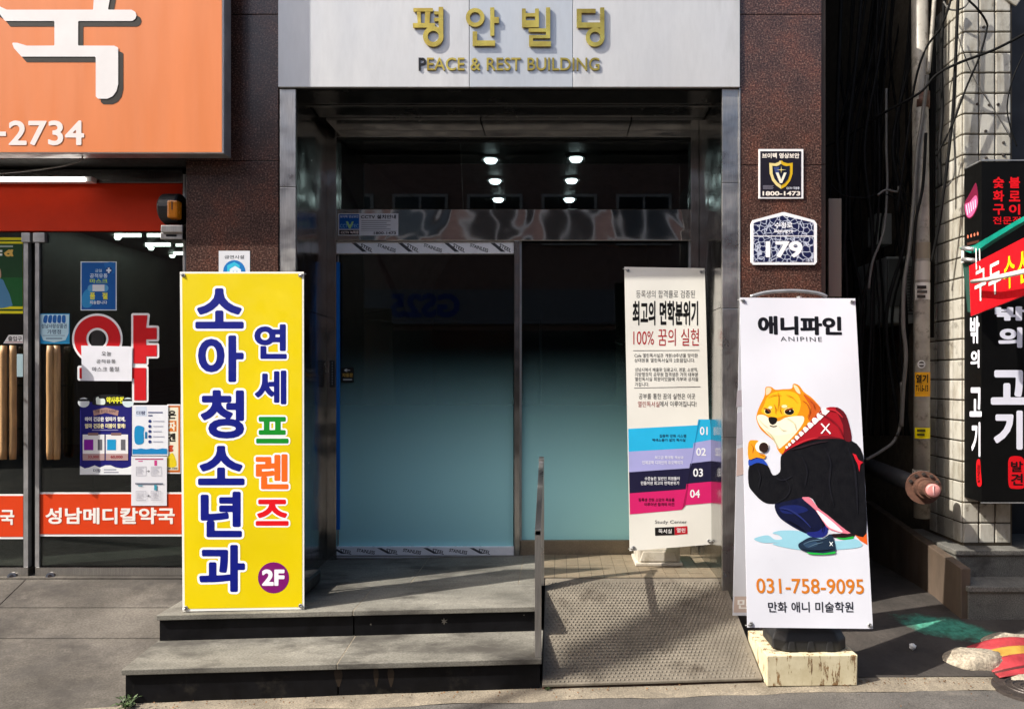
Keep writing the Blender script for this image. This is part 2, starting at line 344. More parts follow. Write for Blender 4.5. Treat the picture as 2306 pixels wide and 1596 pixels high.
def glyph(c, off, h=.016):
    k = (c, round(off, 4), h)
    if k in _GL: return _GL[k]
    if c not in _SRC: load_glyph(c)
    segs = _SRC[c]
    if not segs: _GL[k] = []; return []
    f, lo = seg_sdf(segs, max(off, 0) + 2.5 * h, h)
    _GL[k] = [s for s in (simplify(L, h * .16) for L in contour(f, lo[0], lo[1], h, off)) if s]; return _GL[k]
def layout(s, off, h, track=0):
    x = 0; out = []
    for c in s:
        if c == ' ': x += .32 + track; continue
        out.append([[(x + a, b) for a, b in L] for L in glyph(c, off, h)]); x += adv(c) + track
    return out
def fill(loops):
    if not loops: return [], []
    P = [Vector((a, b, 0)) for L in loops for a, b in L]; st = [0]
    for L in loops: st.append(st[-1] + len(L))
    if len(loops) == 1: return P, tessellate_polygon([P])
    def inside(p, L):
        r = False
        for (ax, ay), (bx, by) in zip(L, L[1:] + L[:1]):
            if (ay > p[1]) != (by > p[1]) and p[0] < (bx - ax) * (p[1] - ay) / (by - ay) + ax: r = not r
        return r
    par = [[j for j in range(len(loops)) if j != i and inside(loops[i][0], loops[j])] for i in range(len(loops))]; T = []
    for i in range(len(loops)):
        if len(par[i]) % 2: continue
        grp = [i] + [j for j in range(len(loops)) if len(par[j]) == len(par[i]) + 1 and i in par[j]]; idx = [k for g in grp for k in range(st[g], st[g + 1])]
        T += [tuple(idx[k] for k in t) for t in tessellate_polygon([[P[k] for k in range(st[g], st[g + 1])] for g in grp])]
    return P, T
def boxmap(box, b):
    bx0, by0, bx1, by1 = b
    if len(box) == 4 and not hasattr(box[0], '__len__'):
        x0, y0, x1, y1 = box; q = [(x0, y0), (x1, y0), (x1, y1), (x0, y1)]
    else: q = box
    def f(x, y):
        u = (x - bx0) / (bx1 - bx0); v = 1 - (y - by0) / (by1 - by0)
        return tuple((q[0][i] * (1 - u) + q[1][i] * u) * (1 - v) + (q[3][i] * (1 - u) + q[2][i] * u) * v for i in (0, 1))
    return f
def letters(m, glyphs, f, pl, off, depth=0):
    n = pl[1]
    for loops in glyphs:
        P, T = fill(loops); k = len(m.v)
        W = [hit(*f(p.x, p.y), pl) + n * (off + depth) for p in P]; m.v += W; m.f += [tuple(i + k for i in t) for t in T]
        if depth:
            j = 0
            for L in loops:
                c = len(L); a = len(m.v); m.v += W[j:j + c]; m.v += [q - n * depth for q in W[j:j + c]]
                m.f += [(a + i, a + (i + 1) % c, a + c + (i + 1) % c, a + c + i) for i in range(c)]; j += c
    return m
def bounds(glyphs):
    P = [p for g in glyphs for L in g for p in L]; xs = [p[0] for p in P]; ys = [p[1] for p in P]; return min(xs), min(ys), max(xs), max(ys)
def txt(s, box, pl, mat, parent, off=.0006, bold=0, out=0, outmat=None, depth=0, h=.02, track=0, name='lettering', each=False, outname='letter_outline'):
    G = layout(s, bold, h, track); b = bounds(G); f = boxmap(box, b)
    if out:
        part(outname, letters(M(), layout(s, bold + out, h, track), f, pl, off), outmat, parent); off += .0005
    if each:
        for g in G: part(name, letters(M(), [g], f, pl, off, depth), mat, parent)
    else: return part(name, letters(M(), G, f, pl, off, depth), mat, parent)
def shape(pts, pl, mat, parent, off=.0005, name='printed_shape', smooth=0, depth=0):
    if smooth: pts = [(p.x, p.y) for p in spline([Vector((a, b, 0)) for a, b in pts], smooth, True)]
    return part(name, letters(M(), [[pts]], lambda x, y: (x, y), pl, off, depth), mat, parent)
def rect(x0, y0, x1, y1): return [(x0, y0), (x1, y0), (x1, y1), (x0, y1)]
def disc(cx, cy, r, n=24, ry=None): return [(cx + r * math.cos(2 * math.pi * i / n), cy + (ry or r) * math.sin(2 * math.pi * i / n)) for i in range(n)]
def strokes(parts, h=2.0, grow=0):
    """outline of the union of rectangles, rings and polygons given in pixel space"""
    xs = []; ys = []
    for p in parts:
        if p[0] == 'o': xs += [p[1] - p[3], p[1] + p[3]]; ys += [p[2] - p[3], p[2] + p[3]]
        else: xs += [q[0] for q in p[1]]; ys += [q[1] for q in p[1]]
    pad = 4 * h + abs(grow); x0, y0 = min(xs) - pad, min(ys) - pad
    gx, gy = np.meshgrid(np.arange(x0, max(xs) + pad, h), np.arange(y0, max(ys) + pad, h)); D = np.full(gx.shape, 1e3)
    for p in parts:
        if p[0] == 'o': r = np.hypot(gx - p[1], gy - p[2]); d = np.abs(r - (p[3] + p[4]) / 2) - (p[3] - p[4]) / 2
        else:
            L = p[1]; d = np.full(gx.shape, 1e3); s = np.zeros(gx.shape, bool)
            for (ax, ay), (bx, by) in zip(L, L[1:] + L[:1]):
                ex, ey = bx - ax, by - ay; t = np.clip(((gx - ax) * ex + (gy - ay) * ey) / (ex * ex + ey * ey), 0, 1); d = np.minimum(d, np.hypot(gx - ax - t * ex, gy - ay - t * ey))
                c = (ay > gy) != (by > gy); s ^= c & (gx < (bx - ax) * (gy - ay) / ((by - ay) or 1e-9) + ax)
            d = np.where(s, -d, d)
        D = np.minimum(D, d)
    return [s for s in (simplify(L, h * .12) for L in contour(D, x0, y0, h, grow)) if s]
def outline(loops, f, pl, mat, parent, off=.0008, depth=0, name='letter'):
    return part(name, letters(M(), [loops], f, pl, off, depth), mat, parent)
def sheet(name, label, cat, box, pl, mat, th=.002, group=None):
    """a thin printed sheet lying on a plane"""
    q = rect(*box) if not hasattr(box[0], '__len__') else box
    W = [hit(x, y, pl) + pl[1] * th for x, y in q]; base = Vector((sum(p.x for p in W) / 4, sum(p.y for p in W) / 4, min(p.z for p in W)))
    t = thing(name, label, cat, base, group); part('sheet', M().prism(W, pl[1], th), mat, t); return t

# ================================================================== THE SETTING
FD, KD = 4.2, 4.92           # facade plane, door plane
def zr(x):
    return float(np.interp(x, [-40, -2.07, -.08, .97, 1.6, 2.6, 40], [-.6, -.055, .02, .052, .066, .07, .3]))
m = M(); xs = [-40, -12, -6, -4] + [-3 + .25 * i for i in range(25)] + [4, 6, 12, 40]; ys = [-40, -10, 0, 1.5, 2.5, 3, 3.5, 4, 8, 40]
for y in ys:
    for x in xs: m.v.append(Vector((x, y, zr(x) - .006)))
for j in range(len(ys) - 1):
    for i in range(len(xs) - 1): a = j * len(xs) + i; m.f.append((a, a + 1, a + 1 + len(xs), a + len(xs)))
single('road', m, 'asphalt', kind='structure')
m = M(); xs = [-3.8 + .06 * i for i in range(125)]
for x in xs:
    e = 3.40 + .02 * mnoise.noise((x * 3, 0, 0)) + .012 * mnoise.noise((x * 11, 4, 0)) + (.02 if x < -1.8 else 0)
    for y, dz in ((e, -.004), (e + .02, .002), (3.47, .004), (3.60, .006)): m.v.append(Vector((x, y, zr(x) + dz + .004 * mnoise.noise((x * 5, y * 7, 0)))))
for i in range(len(xs) - 1):
    for k in range(3): a = i * 4 + k; m.f.append((a, a + 4, a + 5, a + 1))
single('gutter', m, 'gutter', kind='structure')

# sloping concrete in front of the pharmacy
pav = single('pavement', M().hexa([(-4.2, 3.46, -.3), (-2.09, 3.46, -.3), (-2.09, 4.42, -.3), (-4.2, 4.42, -.3)], [(-4.2, 3.46, -.075), (-2.09, 3.46, -.075), (-2.09, 4.42, .29), (-4.2, 4.42, .29)]), 'joint', kind='structure')
def pz(y): return -.06 + .37 * (y - 3.46) / .87
for y0, y1 in ((3.44, 3.898), (3.904, 4.118), (4.124, 4.345)):
    for x0, x1 in ((-4.2, -3.13), (-3.126, -2.078)):
        part('slab', M().hexa([(x0, y0, pz(y0) - .05), (x1, y0, pz(y0) - .05), (x1, y1, pz(y1) - .05), (x0, y1, pz(y1) - .05)], [(x0, y0, pz(y0)), (x1, y0, pz(y0)), (x1, y1, pz(y1)), (x0, y1, pz(y1))]), 'slab', pav, bevel=.004)
part('threshold', M().box(-4.2, -2.14, 4.35, 4.6, .1, .325), 'slab', pav, bevel=.004)

# alley ground
m = M(); nx, ny = 16, 26
for j in range(ny):
    y = 3.53 + (8.5 - 3.53) * (j / (ny - 1)) ** 1.7
    for i in range(nx):
        x = .93 + (3.6 - .93) * i / (nx - 1); m.v.append(Vector((x, y, zr(x) + .008 + .13 * max(0, min(1, (y - 3.55) / .9)) + .008 * mnoise.noise((x * 4, y * 4, 1)))))
for j in range(ny - 1):
    for i in range(nx - 1): a = j * nx + i; m.f.append((a, a + 1, a + 1 + nx, a + nx))
alley = single('alley_ground', m, 'alley', kind='structure', smooth=True)
def ag(x, y): return zr(x) + .008 + .13 * max(0, min(1, (y - 3.55) / .9))
# ================================================================== THE OFFICE BUILDING
B = thing('office_building', 'office building with red granite piers, silver name header and recessed stainless entrance', 'building', (0, FD, .3))
# granite piers, panel by panel
core = part('pier', M().box(-2.12, -1.592, FD + .02, 4.9, -.1, 4.2), 'joint', B)
for z0, z1 in ((Z(33, FD) + .002, 4.2), (Z(362, FD) + .002, Z(33, FD) - .002), (Z(362, FD) - .95, Z(362, FD) - .002), (.1, Z(362, FD) - .954)):
    part('granite_panel', M().box(-2.115, -1.592, FD, FD + .03, z0, z1), 'granite', core, bevel=.002)
core2 = part('pier', M().box(1.03, X(1852, FD) - .003, FD + .02, 4.6, -.1, 4.2), 'joint', B)
for z0, z1 in ((Z(33, FD) + .002, 4.2), (Z(372, FD) + .002, Z(33, FD) - .002), (Z(372, FD) - 1.05, Z(372, FD) - .002), (-.05, Z(372, FD) - 1.054)):
    part('granite_panel', M().box(X(1667, FD), X(1850, FD), FD, FD + .03, z0, z1), 'granite', core2, bevel=.002)
for z0, z1 in ((2.72, 4.2), (1.2, 2.715), (-.05, 1.195)):
    part('pier_return', M().box(X(1851, FD), X(1851, FD) + .03, FD + .028, 4.9, z0, z1), 'brown', B)
# name header
hd = part('header_panel', M().box(X(628, FD), X(1665, FD), FD + .008, FD + .05, Z(197, FD), 4.2), 'joint', B)
for a, b, mt in ((628, 1056.8, 'alu'), (1058, 1289.4, 'alu_b'), (1290.4, 1665, 'alu')):
    part('aluminium_sheet', M().box(X(a, FD) + .0005, X(b, FD), FD - .012, FD + .008, Z(198, FD), Z(3, FD)), mt, hd, bevel=.0015)
    part('aluminium_sheet', M().box(X(a, FD) + .0005, X(b, FD), FD - .012, FD + .008, Z(1, FD), 4.2), mt, hd, bevel=.0015)
hp = front(FD - .012); cs = .2078
def hf(x, y): return (903.3 + x * cs, y * cs)
R_ = lambda a, b, c, d: ('p', [(a, b), (c, b), (c, d), (a, d)])
NAME = [
    [R_(135, 100, 350, 142), R_(130, 262, 372, 315), ('p', [(172, 140), (218, 140), (222, 265), (182, 265)]), ('p', [(262, 140), (322, 140), (314, 265), (258, 265)]), R_(408, 88, 462, 420), R_(360, 135, 410, 172), R_(360, 205, 410, 246), ('o', 352, 408, 113, 58)],
    [('o', 805, 203, 103, 55), R_(965, 93, 1014, 402), R_(1012, 197, 1064, 265), R_(775, 352, 828, 512), R_(775, 450, 1023, 512)],
    [R_(1308, 105, 1354, 312), R_(1450, 105, 1496, 312), R_(1350, 155, 1454, 196), R_(1350, 232, 1454, 312), R_(1568, 93, 1618, 430), R_(1380, 320, 1618, 362), R_(1385, 392, 1618, 430), R_(1385, 392, 1432, 516), R_(1385, 458, 1626, 518)],
    [R_(1900, 108, 2110, 156), R_(1900, 108, 1957, 316), R_(1900, 255, 2158, 316), R_(2153, 93, 2204, 420), ('o', 2102, 415, 104, 55)]]
for st in NAME:
    outline(strokes(st, 5.0, -2), hf, hp, 'gold', hd, .003, .010)
G = layout('PEACE & REST BUILDING', .010, .018); f = boxmap((943, 131, 1350, 160), bounds(G))
for i, g in enumerate(G): part('letter', letters(M(), [g], f, hp, .0005, .006), 'black_letter' if i == 0 else 'gold', hd)
# jambs of the recess
for a, b, zs in ((629, 665, [(.25, Z(920, FD)), (Z(920, FD), Z(421, FD)), (Z(421, FD), Z(199, FD))]), (1627, 1664, [(.25, Z(985, FD)), (Z(985, FD), Z(694, FD)), (Z(694, FD), Z(411, FD)), (Z(411, FD), Z(199, FD))])):
    for z0, z1 in zs: part('jamb_panel', M().box(X(a, FD), X(b, FD), FD + .006, FD + .03, z0 + .0015, z1 - .0015), 'steel_b', B, bevel=.002)
part('jamb_trim', M().box(X(1664, FD) + .001, X(1667, FD) - .001, FD - .004, FD + .03, .1, Z(199, FD)), 'zinc', B)
xl, xr = X(665, FD), X(1627, FD); xlb = -1.535
SO = Z(200, FD)
for y0, y1 in ((FD + .032, 4.52), (4.524, 4.897)):
    k0 = (y0 - FD) / .7; k1 = (y1 - FD) / .7
    for z0, z1 in ((.2, 1.9), (1.904, SO)):
        part('side_panel', M().hexa([(xl + (xlb - xl) * k0 - .03, y0, z0), (xl + (xlb - xl) * k0, y0, z0), (xl + (xlb - xl) * k1, y1, z0), (xl + (xlb - xl) * k1 - .03, y1, z0)], [(xl + (xlb - xl) * k0 - .03, y0, z1), (xl + (xlb - xl) * k0, y0, z1), (xl + (xlb - xl) * k1, y1, z1), (xl + (xlb - xl) * k1 - .03, y1, z1)]), 'steel', B)
        part('side_panel', M().box(xr, xr + .03, y0, y1, z0, z1), 'steel', B)
# soffit of the recess
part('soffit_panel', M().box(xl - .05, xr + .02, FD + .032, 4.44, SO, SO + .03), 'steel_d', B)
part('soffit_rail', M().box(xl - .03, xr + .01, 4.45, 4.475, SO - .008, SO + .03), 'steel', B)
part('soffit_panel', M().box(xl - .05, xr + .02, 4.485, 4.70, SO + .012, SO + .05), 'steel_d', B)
for a, b in ((745, 1085), (1087, 1418), (1420, 1585)):
    part('soffit_panel', M().box(X(a, 4.8), X(b, 4.8) - .002, 4.705, 4.897, SO - .004, SO + .03), 'steel', B)
# door screen
D = KD
fr = part('door_frame', M().pbox(729, 287, 757, 1265, D - .02, .12), 'steel', B, bevel=.003)
part('frame_post', M().pbox(1556, 287, 1574, 1260, D - .02, .12), 'steel', fr, bevel=.003)
part('frame_head', M().pbox(757.3, 286, 1555.7, 309, D - .02, .12), 'steel', fr, bevel=.003)
part('transom_beam', M().pbox(757.3, 471, 1555.7, 542, D - .025, .12), 'steel_m', fr, bevel=.003)
part('frame_post', M().pbox(1158.5, 542.5, 1170, 1256, D - .022, .1), 'steel', fr, bevel=.002)
part('transom_glass', M().pbox(757.5, 309.5, 1555.5, 470.5, D + .03, .012), 'glass', B)
for y0, y1 in ((312, 313), ): part('glazing_bead', M().pbox(757.5, 309.2, 1555.5, 313, D + .012, .016), 'joint', fr)
dr = part('sliding_door', M().pbox(759, 572, 762, 1229, D + .02, .03), 'zinc', B)
part('door_rail', M().pbox(758, 544, 1157, 571, D - .004, .04), 'film_white', dr, bevel=.002)
part('door_rail', M().pbox(758, 1231, 1157, 1256, D - .004, .04), 'film_white', dr, bevel=.002)
part('door_rail_edge', M().pbox(758, 1249.5, 1157, 1253, D - .007, .003), 'zinc', dr)
part('edge_film', M().pbox(757.6, 590, 764, 1192, D - .012, .02), '#1d6fc4', dr)
part('glass_pane', M().pbox(762, 572, 1157, 1230, D + .03, .012), 'glass', dr)
part('frosted_film', M().quad(V(763, 720, D + .026), V(1156, 720, D + .026), V(1156, 1230, D + .026), V(763, 1230, D + .026)), 'film', dr)
fw = part('fixed_window', M().pbox(1170.4, 543, 1174.5, 1218, D + .0, .04), 'zinc', B)
part('window_edge', M().pbox(1551, 543, 1555.5, 1218, D + .0, .04), 'zinc', fw)
part('glass_pane', M().pbox(1174.5, 543, 1551, 1216, D + .024, .012), 'glass', fw)
part('frosted_film', M().quad(V(1175, 720, D + .020), V(1551, 720, D + .020), V(1551, 1216, D + .020), V(1175, 1216, D + .020)), 'film', fw)
part('sill', M().pbox(1170.4, 1217, 1555.5, 1250, D - .01, .1), 'floor_tile', fw, bevel=.002)
part('pull_handle', M().tube([V(1217, 690, D + .09), V(1217, 960, D + .09)], .010, 10), 'zinc', fw, smooth=True)
# film lettering repeated on the protective film of the door rails
for y0, y1, x0 in ((546, 570, 800), (1232, 1249, 765)):
    for i in range(8):
        x = x0 + i * 52 - (12 if y0 > 900 else 0)
        if x > 1112: continue
        hgt = y1 - y0
        q = [(x, y0 + 1), (x + 6, y0 - 3 + 2), (x + 42, y1 - 4), (x + 36, y1 - 1)]
        if i % 2: txt('STAINLESS', [(x, y0 + 2), (x + 40, y1 - 9), (x + 38, y1 - 1), (x - 2, y0 + 9)], front(D - .004), '#26282c', dr, .001, .02, h=.03)
        else:
            txt('STEEL', [(x + 14, y0 + 2), (x + 40, y1 - 9), (x + 38, y1 - 1), (x + 12, y0 + 10)], front(D - .004), '#26282c', dr, .001, .02, h=.03)
            shape([(x - 8, y0 + 1), (x + 2, y0 + 1), (x + 26, y1 - 3), (x + 16, y1 - 3)], front(D - .004), '#4a4c50', dr, .001)
# sensor strip on the frame post
ss = part('sensor_strip', M().pbox(742, 811, 754, 872, D - .032, .012), 'black', fr, bevel=.002)
for k in range(9): part('indicator', M().pbox(747, 815 + k * 6, 749, 818 + k * 6, D - .035, .003), '#8a8f92', ss)
# lobby behind the glass
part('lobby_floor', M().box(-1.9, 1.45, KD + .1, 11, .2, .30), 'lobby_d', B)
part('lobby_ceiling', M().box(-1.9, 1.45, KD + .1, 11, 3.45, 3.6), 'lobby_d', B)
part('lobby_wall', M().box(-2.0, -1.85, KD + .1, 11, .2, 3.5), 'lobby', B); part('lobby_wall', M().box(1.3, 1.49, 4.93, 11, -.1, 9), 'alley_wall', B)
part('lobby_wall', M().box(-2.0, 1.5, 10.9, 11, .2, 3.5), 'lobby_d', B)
part('upper_wall', M().box(-4.8, 1.49, FD + .06, 11, 4.2, 9.5), 'wall_up', B); part('upper_wall', M().box(-2.11, 1.49, FD + .06, 5.05, SO + .05, 4.199), 'joint', B)
part('stair_soffit', M().hexa([(-1.8, 5.6, 3.4), (-.75, 5.6, 3.44), (-1.15, 9, 3.2), (-1.8, 9, 2.2)], [(-1.8, 5.6, 3.449), (-.75, 5.6, 3.449), (-1.15, 9, 3.449), (-1.8, 9, 3.449)]), 'lobby', B)
for px, py in ((1105, 358), (1115, 405), (1122, 447), (1297, 355), (1287, 404), (1282, 447)):
    Dd = 1.94 * F / (CY - py); dl = part('downlight', M().tube([(X(px, Dd), Dd, 3.43), (X(px, Dd), Dd, 3.449)], .085, 20), 'zinc', B)
    part('lamp', M().tube([(X(px, Dd), Dd, 3.405), (X(px, Dd), Dd, 3.432)], [.045, .062], 16), 'down', dl)

# ================================================================== STEPS, RAMP, HANDRAIL
ST = thing('entrance_steps', 'two low grey stone steps with black risers before the entrance', 'steps', (-1.07, 3.6, 0))
def zl(x, y):   # lower tread
    return .118 + (.171 - .118) * (x + 2.07) / 1.99 + .022 * (y - 3.5) / .3
def zu(x, y): return .279 + (.325 - .279) * (x + 2.07) / 1.97
def slabz(m, x0, x1, y0, y1, f, th):
    return m.hexa([(x0, y0, f(x0, y0) - th), (x1, y0, f(x1, y0) - th), (x1, y1, f(x1, y1) - th), (x0, y1, f(x0, y1) - th)], [(x0, y0, f(x0, y0)), (x1, y0, f(x1, y0)), (x1, y1, f(x1, y1)), (x0, y1, f(x0, y1))])
for x0, x1 in ((-2.07, -1.052), (-1.047, -.08)): part('tread', slabz(M(), x0, x1, 3.50, 3.84, zl, .026), 'tread', ST, bevel=.003)
for x0, x1 in ((-2.068, -1.06), (-1.055, -.10)): part('tread', slabz(M(), x0, x1, 3.80, 4.22, zu, .026), 'tread', ST, bevel=.003)
for x0, x1 in ((-1.58, -.862), (-.857, -.232), (-.228, -.10)): part('tread', slabz(M(), x0, x1, 4.223, KD + .1, zu, .026), 'tread', ST, bevel=.002)
for x0, x1 in ((-2.06, -1.053), (-1.046, -.09)): part('riser', M().hexa([(x0, 3.52, -.2), (x1, 3.52, -.2), (x1, 3.83, -.2), (x0, 3.83, -.2)], [(x0, 3.52, zl(x0, 3.5) - .027), (x1, 3.52, zl(x1, 3.5) - .027), (x1, 3.83, zl(x1, 3.8) - .027), (x0, 3.83, zl(x0, 3.8) - .027)]), 'riser', ST)
for x0, x1 in ((-2.06, -1.061), (-1.054, -.105)): part('riser', M().hexa([(x0, 3.82, 0), (x1, 3.82, 0), (x1, KD + .1, 0), (x0, KD + .1, 0)], [(x0, 3.82, zu(x0, 0) - .027), (x1, 3.82, zu(x1, 0) - .027), (x1, KD + .1, zu(x1, 0) - .027), (x0, KD + .1, zu(x0, 0) - .027)]), 'riser', ST)
for x, y0, y1, f in ((-1.0495, 3.502, 3.82, zl), (-1.0575, 3.802, 4.22, zu), (-.8595, 4.224, KD, zu), (-.230, 4.224, KD, zu)):
    part('mortar_joint', M().hexa([(x - .0035, y0, f(x, y0) - .024), (x + .0035, y0, f(x, y0) - .024), (x + .0035, y1, f(x, y1) - .024), (x - .0035, y1, f(x, y1) - .024)], [(x - .0035, y0, f(x, y0) - .0012), (x + .0035, y0, f(x, y0) - .0012), (x + .0035, y1, f(x, y1) - .0012), (x - .0035, y1, f(x, y1) - .0012)]), 'gutter', ST)
pl_ = front(3.82)
for cx_, cy_, r_ in ((1000, 1398, 8), (835, 1405, 3), (1180, 1384, 2)):
    shape([(cx_ + r_ * (1.2 if k % 2 else .45) * math.cos(k * .52) * random.uniform(.7, 1.1), cy_ + r_ * (1.2 if k % 2 else .45) * math.sin(k * .52) * random.uniform(.7, 1.1)) for k in range(12)], pl_, '#6e6a62', ST, .001, 'splash_mark')
for x_, w_ in ((-1.05, .022), (-.87, .014), (-.80, .018)):
    shape([(CX + (x_ - w_ * .4) * F / 3.52, 1503), (CX + (x_ + w_ * .5) * F / 3.52, 1502), (CX + (x_ + w_) * F / 3.52, 1520), (CX + (x_ + w_ * .3) * F / 3.52, 1545), (CX + (x_ - w_ * .2) * F / 3.52, 1540), (CX + (x_ - w_ * .8) * F / 3.52, 1516)], front(3.52), '#2b231c', ST, .0006, 'mortar_smear', 4)
RP = thing('entrance_ramp', 'sloping dimpled anti-slip ramp beside the stone steps', 'ramp', (.43, 3.9, .05))
RX0, RX1, RY0, RY1 = -.078, .965, 3.50, 4.33
def rz(x, y): t = (y - RY0) / (RY1 - RY0); return (zr(x) + .028) * (1 - t) + .327 * t
part('ramp_bed', M().hexa([(RX0, RY0 + .01, -.1), (RX1, RY0 + .01, -.1), (RX1, RY1, -.1), (RX0, RY1, -.1)], [(RX0, RY0 + .01, rz(RX0, RY0) - .02), (RX1, RY0 + .01, rz(RX1, RY0) - .02), (RX1, RY1, .30), (RX0, RY1, .30)]), 'rust', RP)
part('ramp_plate', M().hexa([(RX0, RY0, rz(RX0, RY0) - .012), (RX1, RY0, rz(RX1, RY0) - .012), (RX1, RY1, rz(RX1, RY1) - .012), (RX0, RY1, rz(RX0, RY1) - .012)], [(RX0, RY0, rz(RX0, RY0)), (RX1, RY0, rz(RX1, RY0)), (RX1, RY1, rz(RX1, RY1)), (RX0, RY1, rz(RX0, RY1))]), 'ramp', RP, bevel=.003)
m = M(); px_, py_ = .0205, .0225
for j in range(int((RY1 - RY0 - .03) / py_)):
    for i in range(int((RX1 - RX0 - .03) / px_)):
        x = RX0 + .02 + px_ * (i + (.5 if j % 2 else 0)); y = RY0 + .018 + py_ * j; z = rz(x, y)
        a, b = .0078, .0085; k = len(m.v)
        m.v += [Vector((x - a, y, z)), Vector((x, y - b, z)), Vector((x + a, y, z)), Vector((x, y + b, z)), Vector((x - a * .45, y, z + .0038)), Vector((x, y - b * .45, z + .0038)), Vector((x + a * .45, y, z + .0038)), Vector((x, y + b * .45, z + .0038))]
        m.f += [(k + 4, k + 5, k + 6, k + 7)] + [(k + q, k + (q + 1) % 4, k + 4 + (q + 1) % 4, k + 4 + q) for q in range(4)]
part('dimples', m, 'ramp', RP, kind='stuff')
fl = part('landing', M().box(-.098, xr + .02, 4.334, KD + .1, .1, .326), 'joint', RP)
ny, nx = 6, 14
for j in range(ny):
    for i in range(nx):
        x0 = -.098 + (xr + .098) * i / nx; x1 = -.098 + (xr + .098) * (i + 1) / nx; y0 = 4.336 + .56 * j / ny; y1 = 4.336 + .56 * (j + 1) / ny
        part('landing_tile', M().box(x0 + .001, x1 - .001, y0 + .001, y1 - .001, .32, .331 + random.uniform(-.0006, .0006)), 'floor_tile', fl)
HR = thing('handrail', 'slim stainless flat-bar handrail between the steps and the ramp', 'handrail', (-.095, 3.53, .17))
hx0, hx1 = -.113, -.083
part('post', M().box(hx0, hx1, 3.51, 3.56, .165, .775), 'steel_b', HR, bevel=.002)
part('post', M().box(hx0, hx1, 4.20, 4.25, .32, 1.04), 'steel_b', HR, bevel=.002)
part('rail', M().hexa([(hx0 + .001, 3.51, .752), (hx1 - .001, 3.51, .752), (hx1 - .001, 4.26, 1.018), (hx0 + .001, 4.26, 1.018)], [(hx0 + .001, 3.51, .78), (hx1 - .001, 3.51, .78), (hx1 - .001, 4.26, 1.046), (hx0 + .001, 4.26, 1.046)]), 'steel_b', HR, bevel=.002)

# ================================================================== THE PHARMACY
PD = 4.40
PH = thing('pharmacy_shopfront', 'pharmacy shopfront with red lintel panel and frameless glass doors', 'shopfront', (-3, PD, .3))
part('lintel_panel', M().pbox(-200, 413, 411, 520, PD - .02, .05), 'red', PH, bevel=.002)
part('lintel_frame', M().pbox(-200, 381, 411, 412, PD - .04, .08), 'steel_d', PH, bevel=.003)
part('soffit', M().box(-4.8, -2.13, 4.22, 4.9, Z(379, PD), Z(379, PD) + .1), 'joint', PH)
part('upper_wall', M().box(-4.8, -2.125, 4.215, 4.9, Z(379, PD) + .11, 4.19), 'joint', PH)
part('side_post', M().pbox(411.5, 392, 418, 1300, PD - .06, .12), 'zinc', PH, bevel=.003); part('side_post', M().pbox(418.5, 385, 428, 1300, PD - .05, .12), 'steel_d', PH)
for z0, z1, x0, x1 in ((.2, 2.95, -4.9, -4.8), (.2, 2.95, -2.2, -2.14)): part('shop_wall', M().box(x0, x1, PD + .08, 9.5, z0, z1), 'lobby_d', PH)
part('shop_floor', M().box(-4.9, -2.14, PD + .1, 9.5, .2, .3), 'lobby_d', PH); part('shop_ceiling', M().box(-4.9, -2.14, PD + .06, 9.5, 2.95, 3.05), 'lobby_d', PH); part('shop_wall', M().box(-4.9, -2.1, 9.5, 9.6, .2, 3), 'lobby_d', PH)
for x0, x1, y0, y1 in ((258, 318, 527, 534), (331, 392, 527, 534), (327, 384, 548, 555), (396, 450, 548, 555), (391, 443, 568, 574)):
    c = [(x0, y1), (x1, y1), (x1, y0), (x0, y0)]; h_ = 1.445
    part('ceiling_lamp', M().prism([Vector((X(px, h_ * F / (CY - py)), h_ * F / (CY - py), EYE + h_)) for px, py in c], Vector((0, 0, -1)), .02), 'tube', PH)
for px, py in ((265, 541), (340, 564), (388, 581), (440, 597)):
    d_ = 1.4 * F / (CY - py); part('ceiling_lamp', M().tube([(X(px, d_), d_, 2.905), (X(px, d_), d_, 2.93)], [.02, .034], 12), 'tube', PH)
fx = part('fluorescent_fixture', M().pbox(-200, 397, 206, 409, PD - .10, .05), 'film_white', PH, bevel=.004); part('lamp_diffuser', M().pbox(-200, 400, 190, 408, PD - .108, .007), 'fluo', fx)
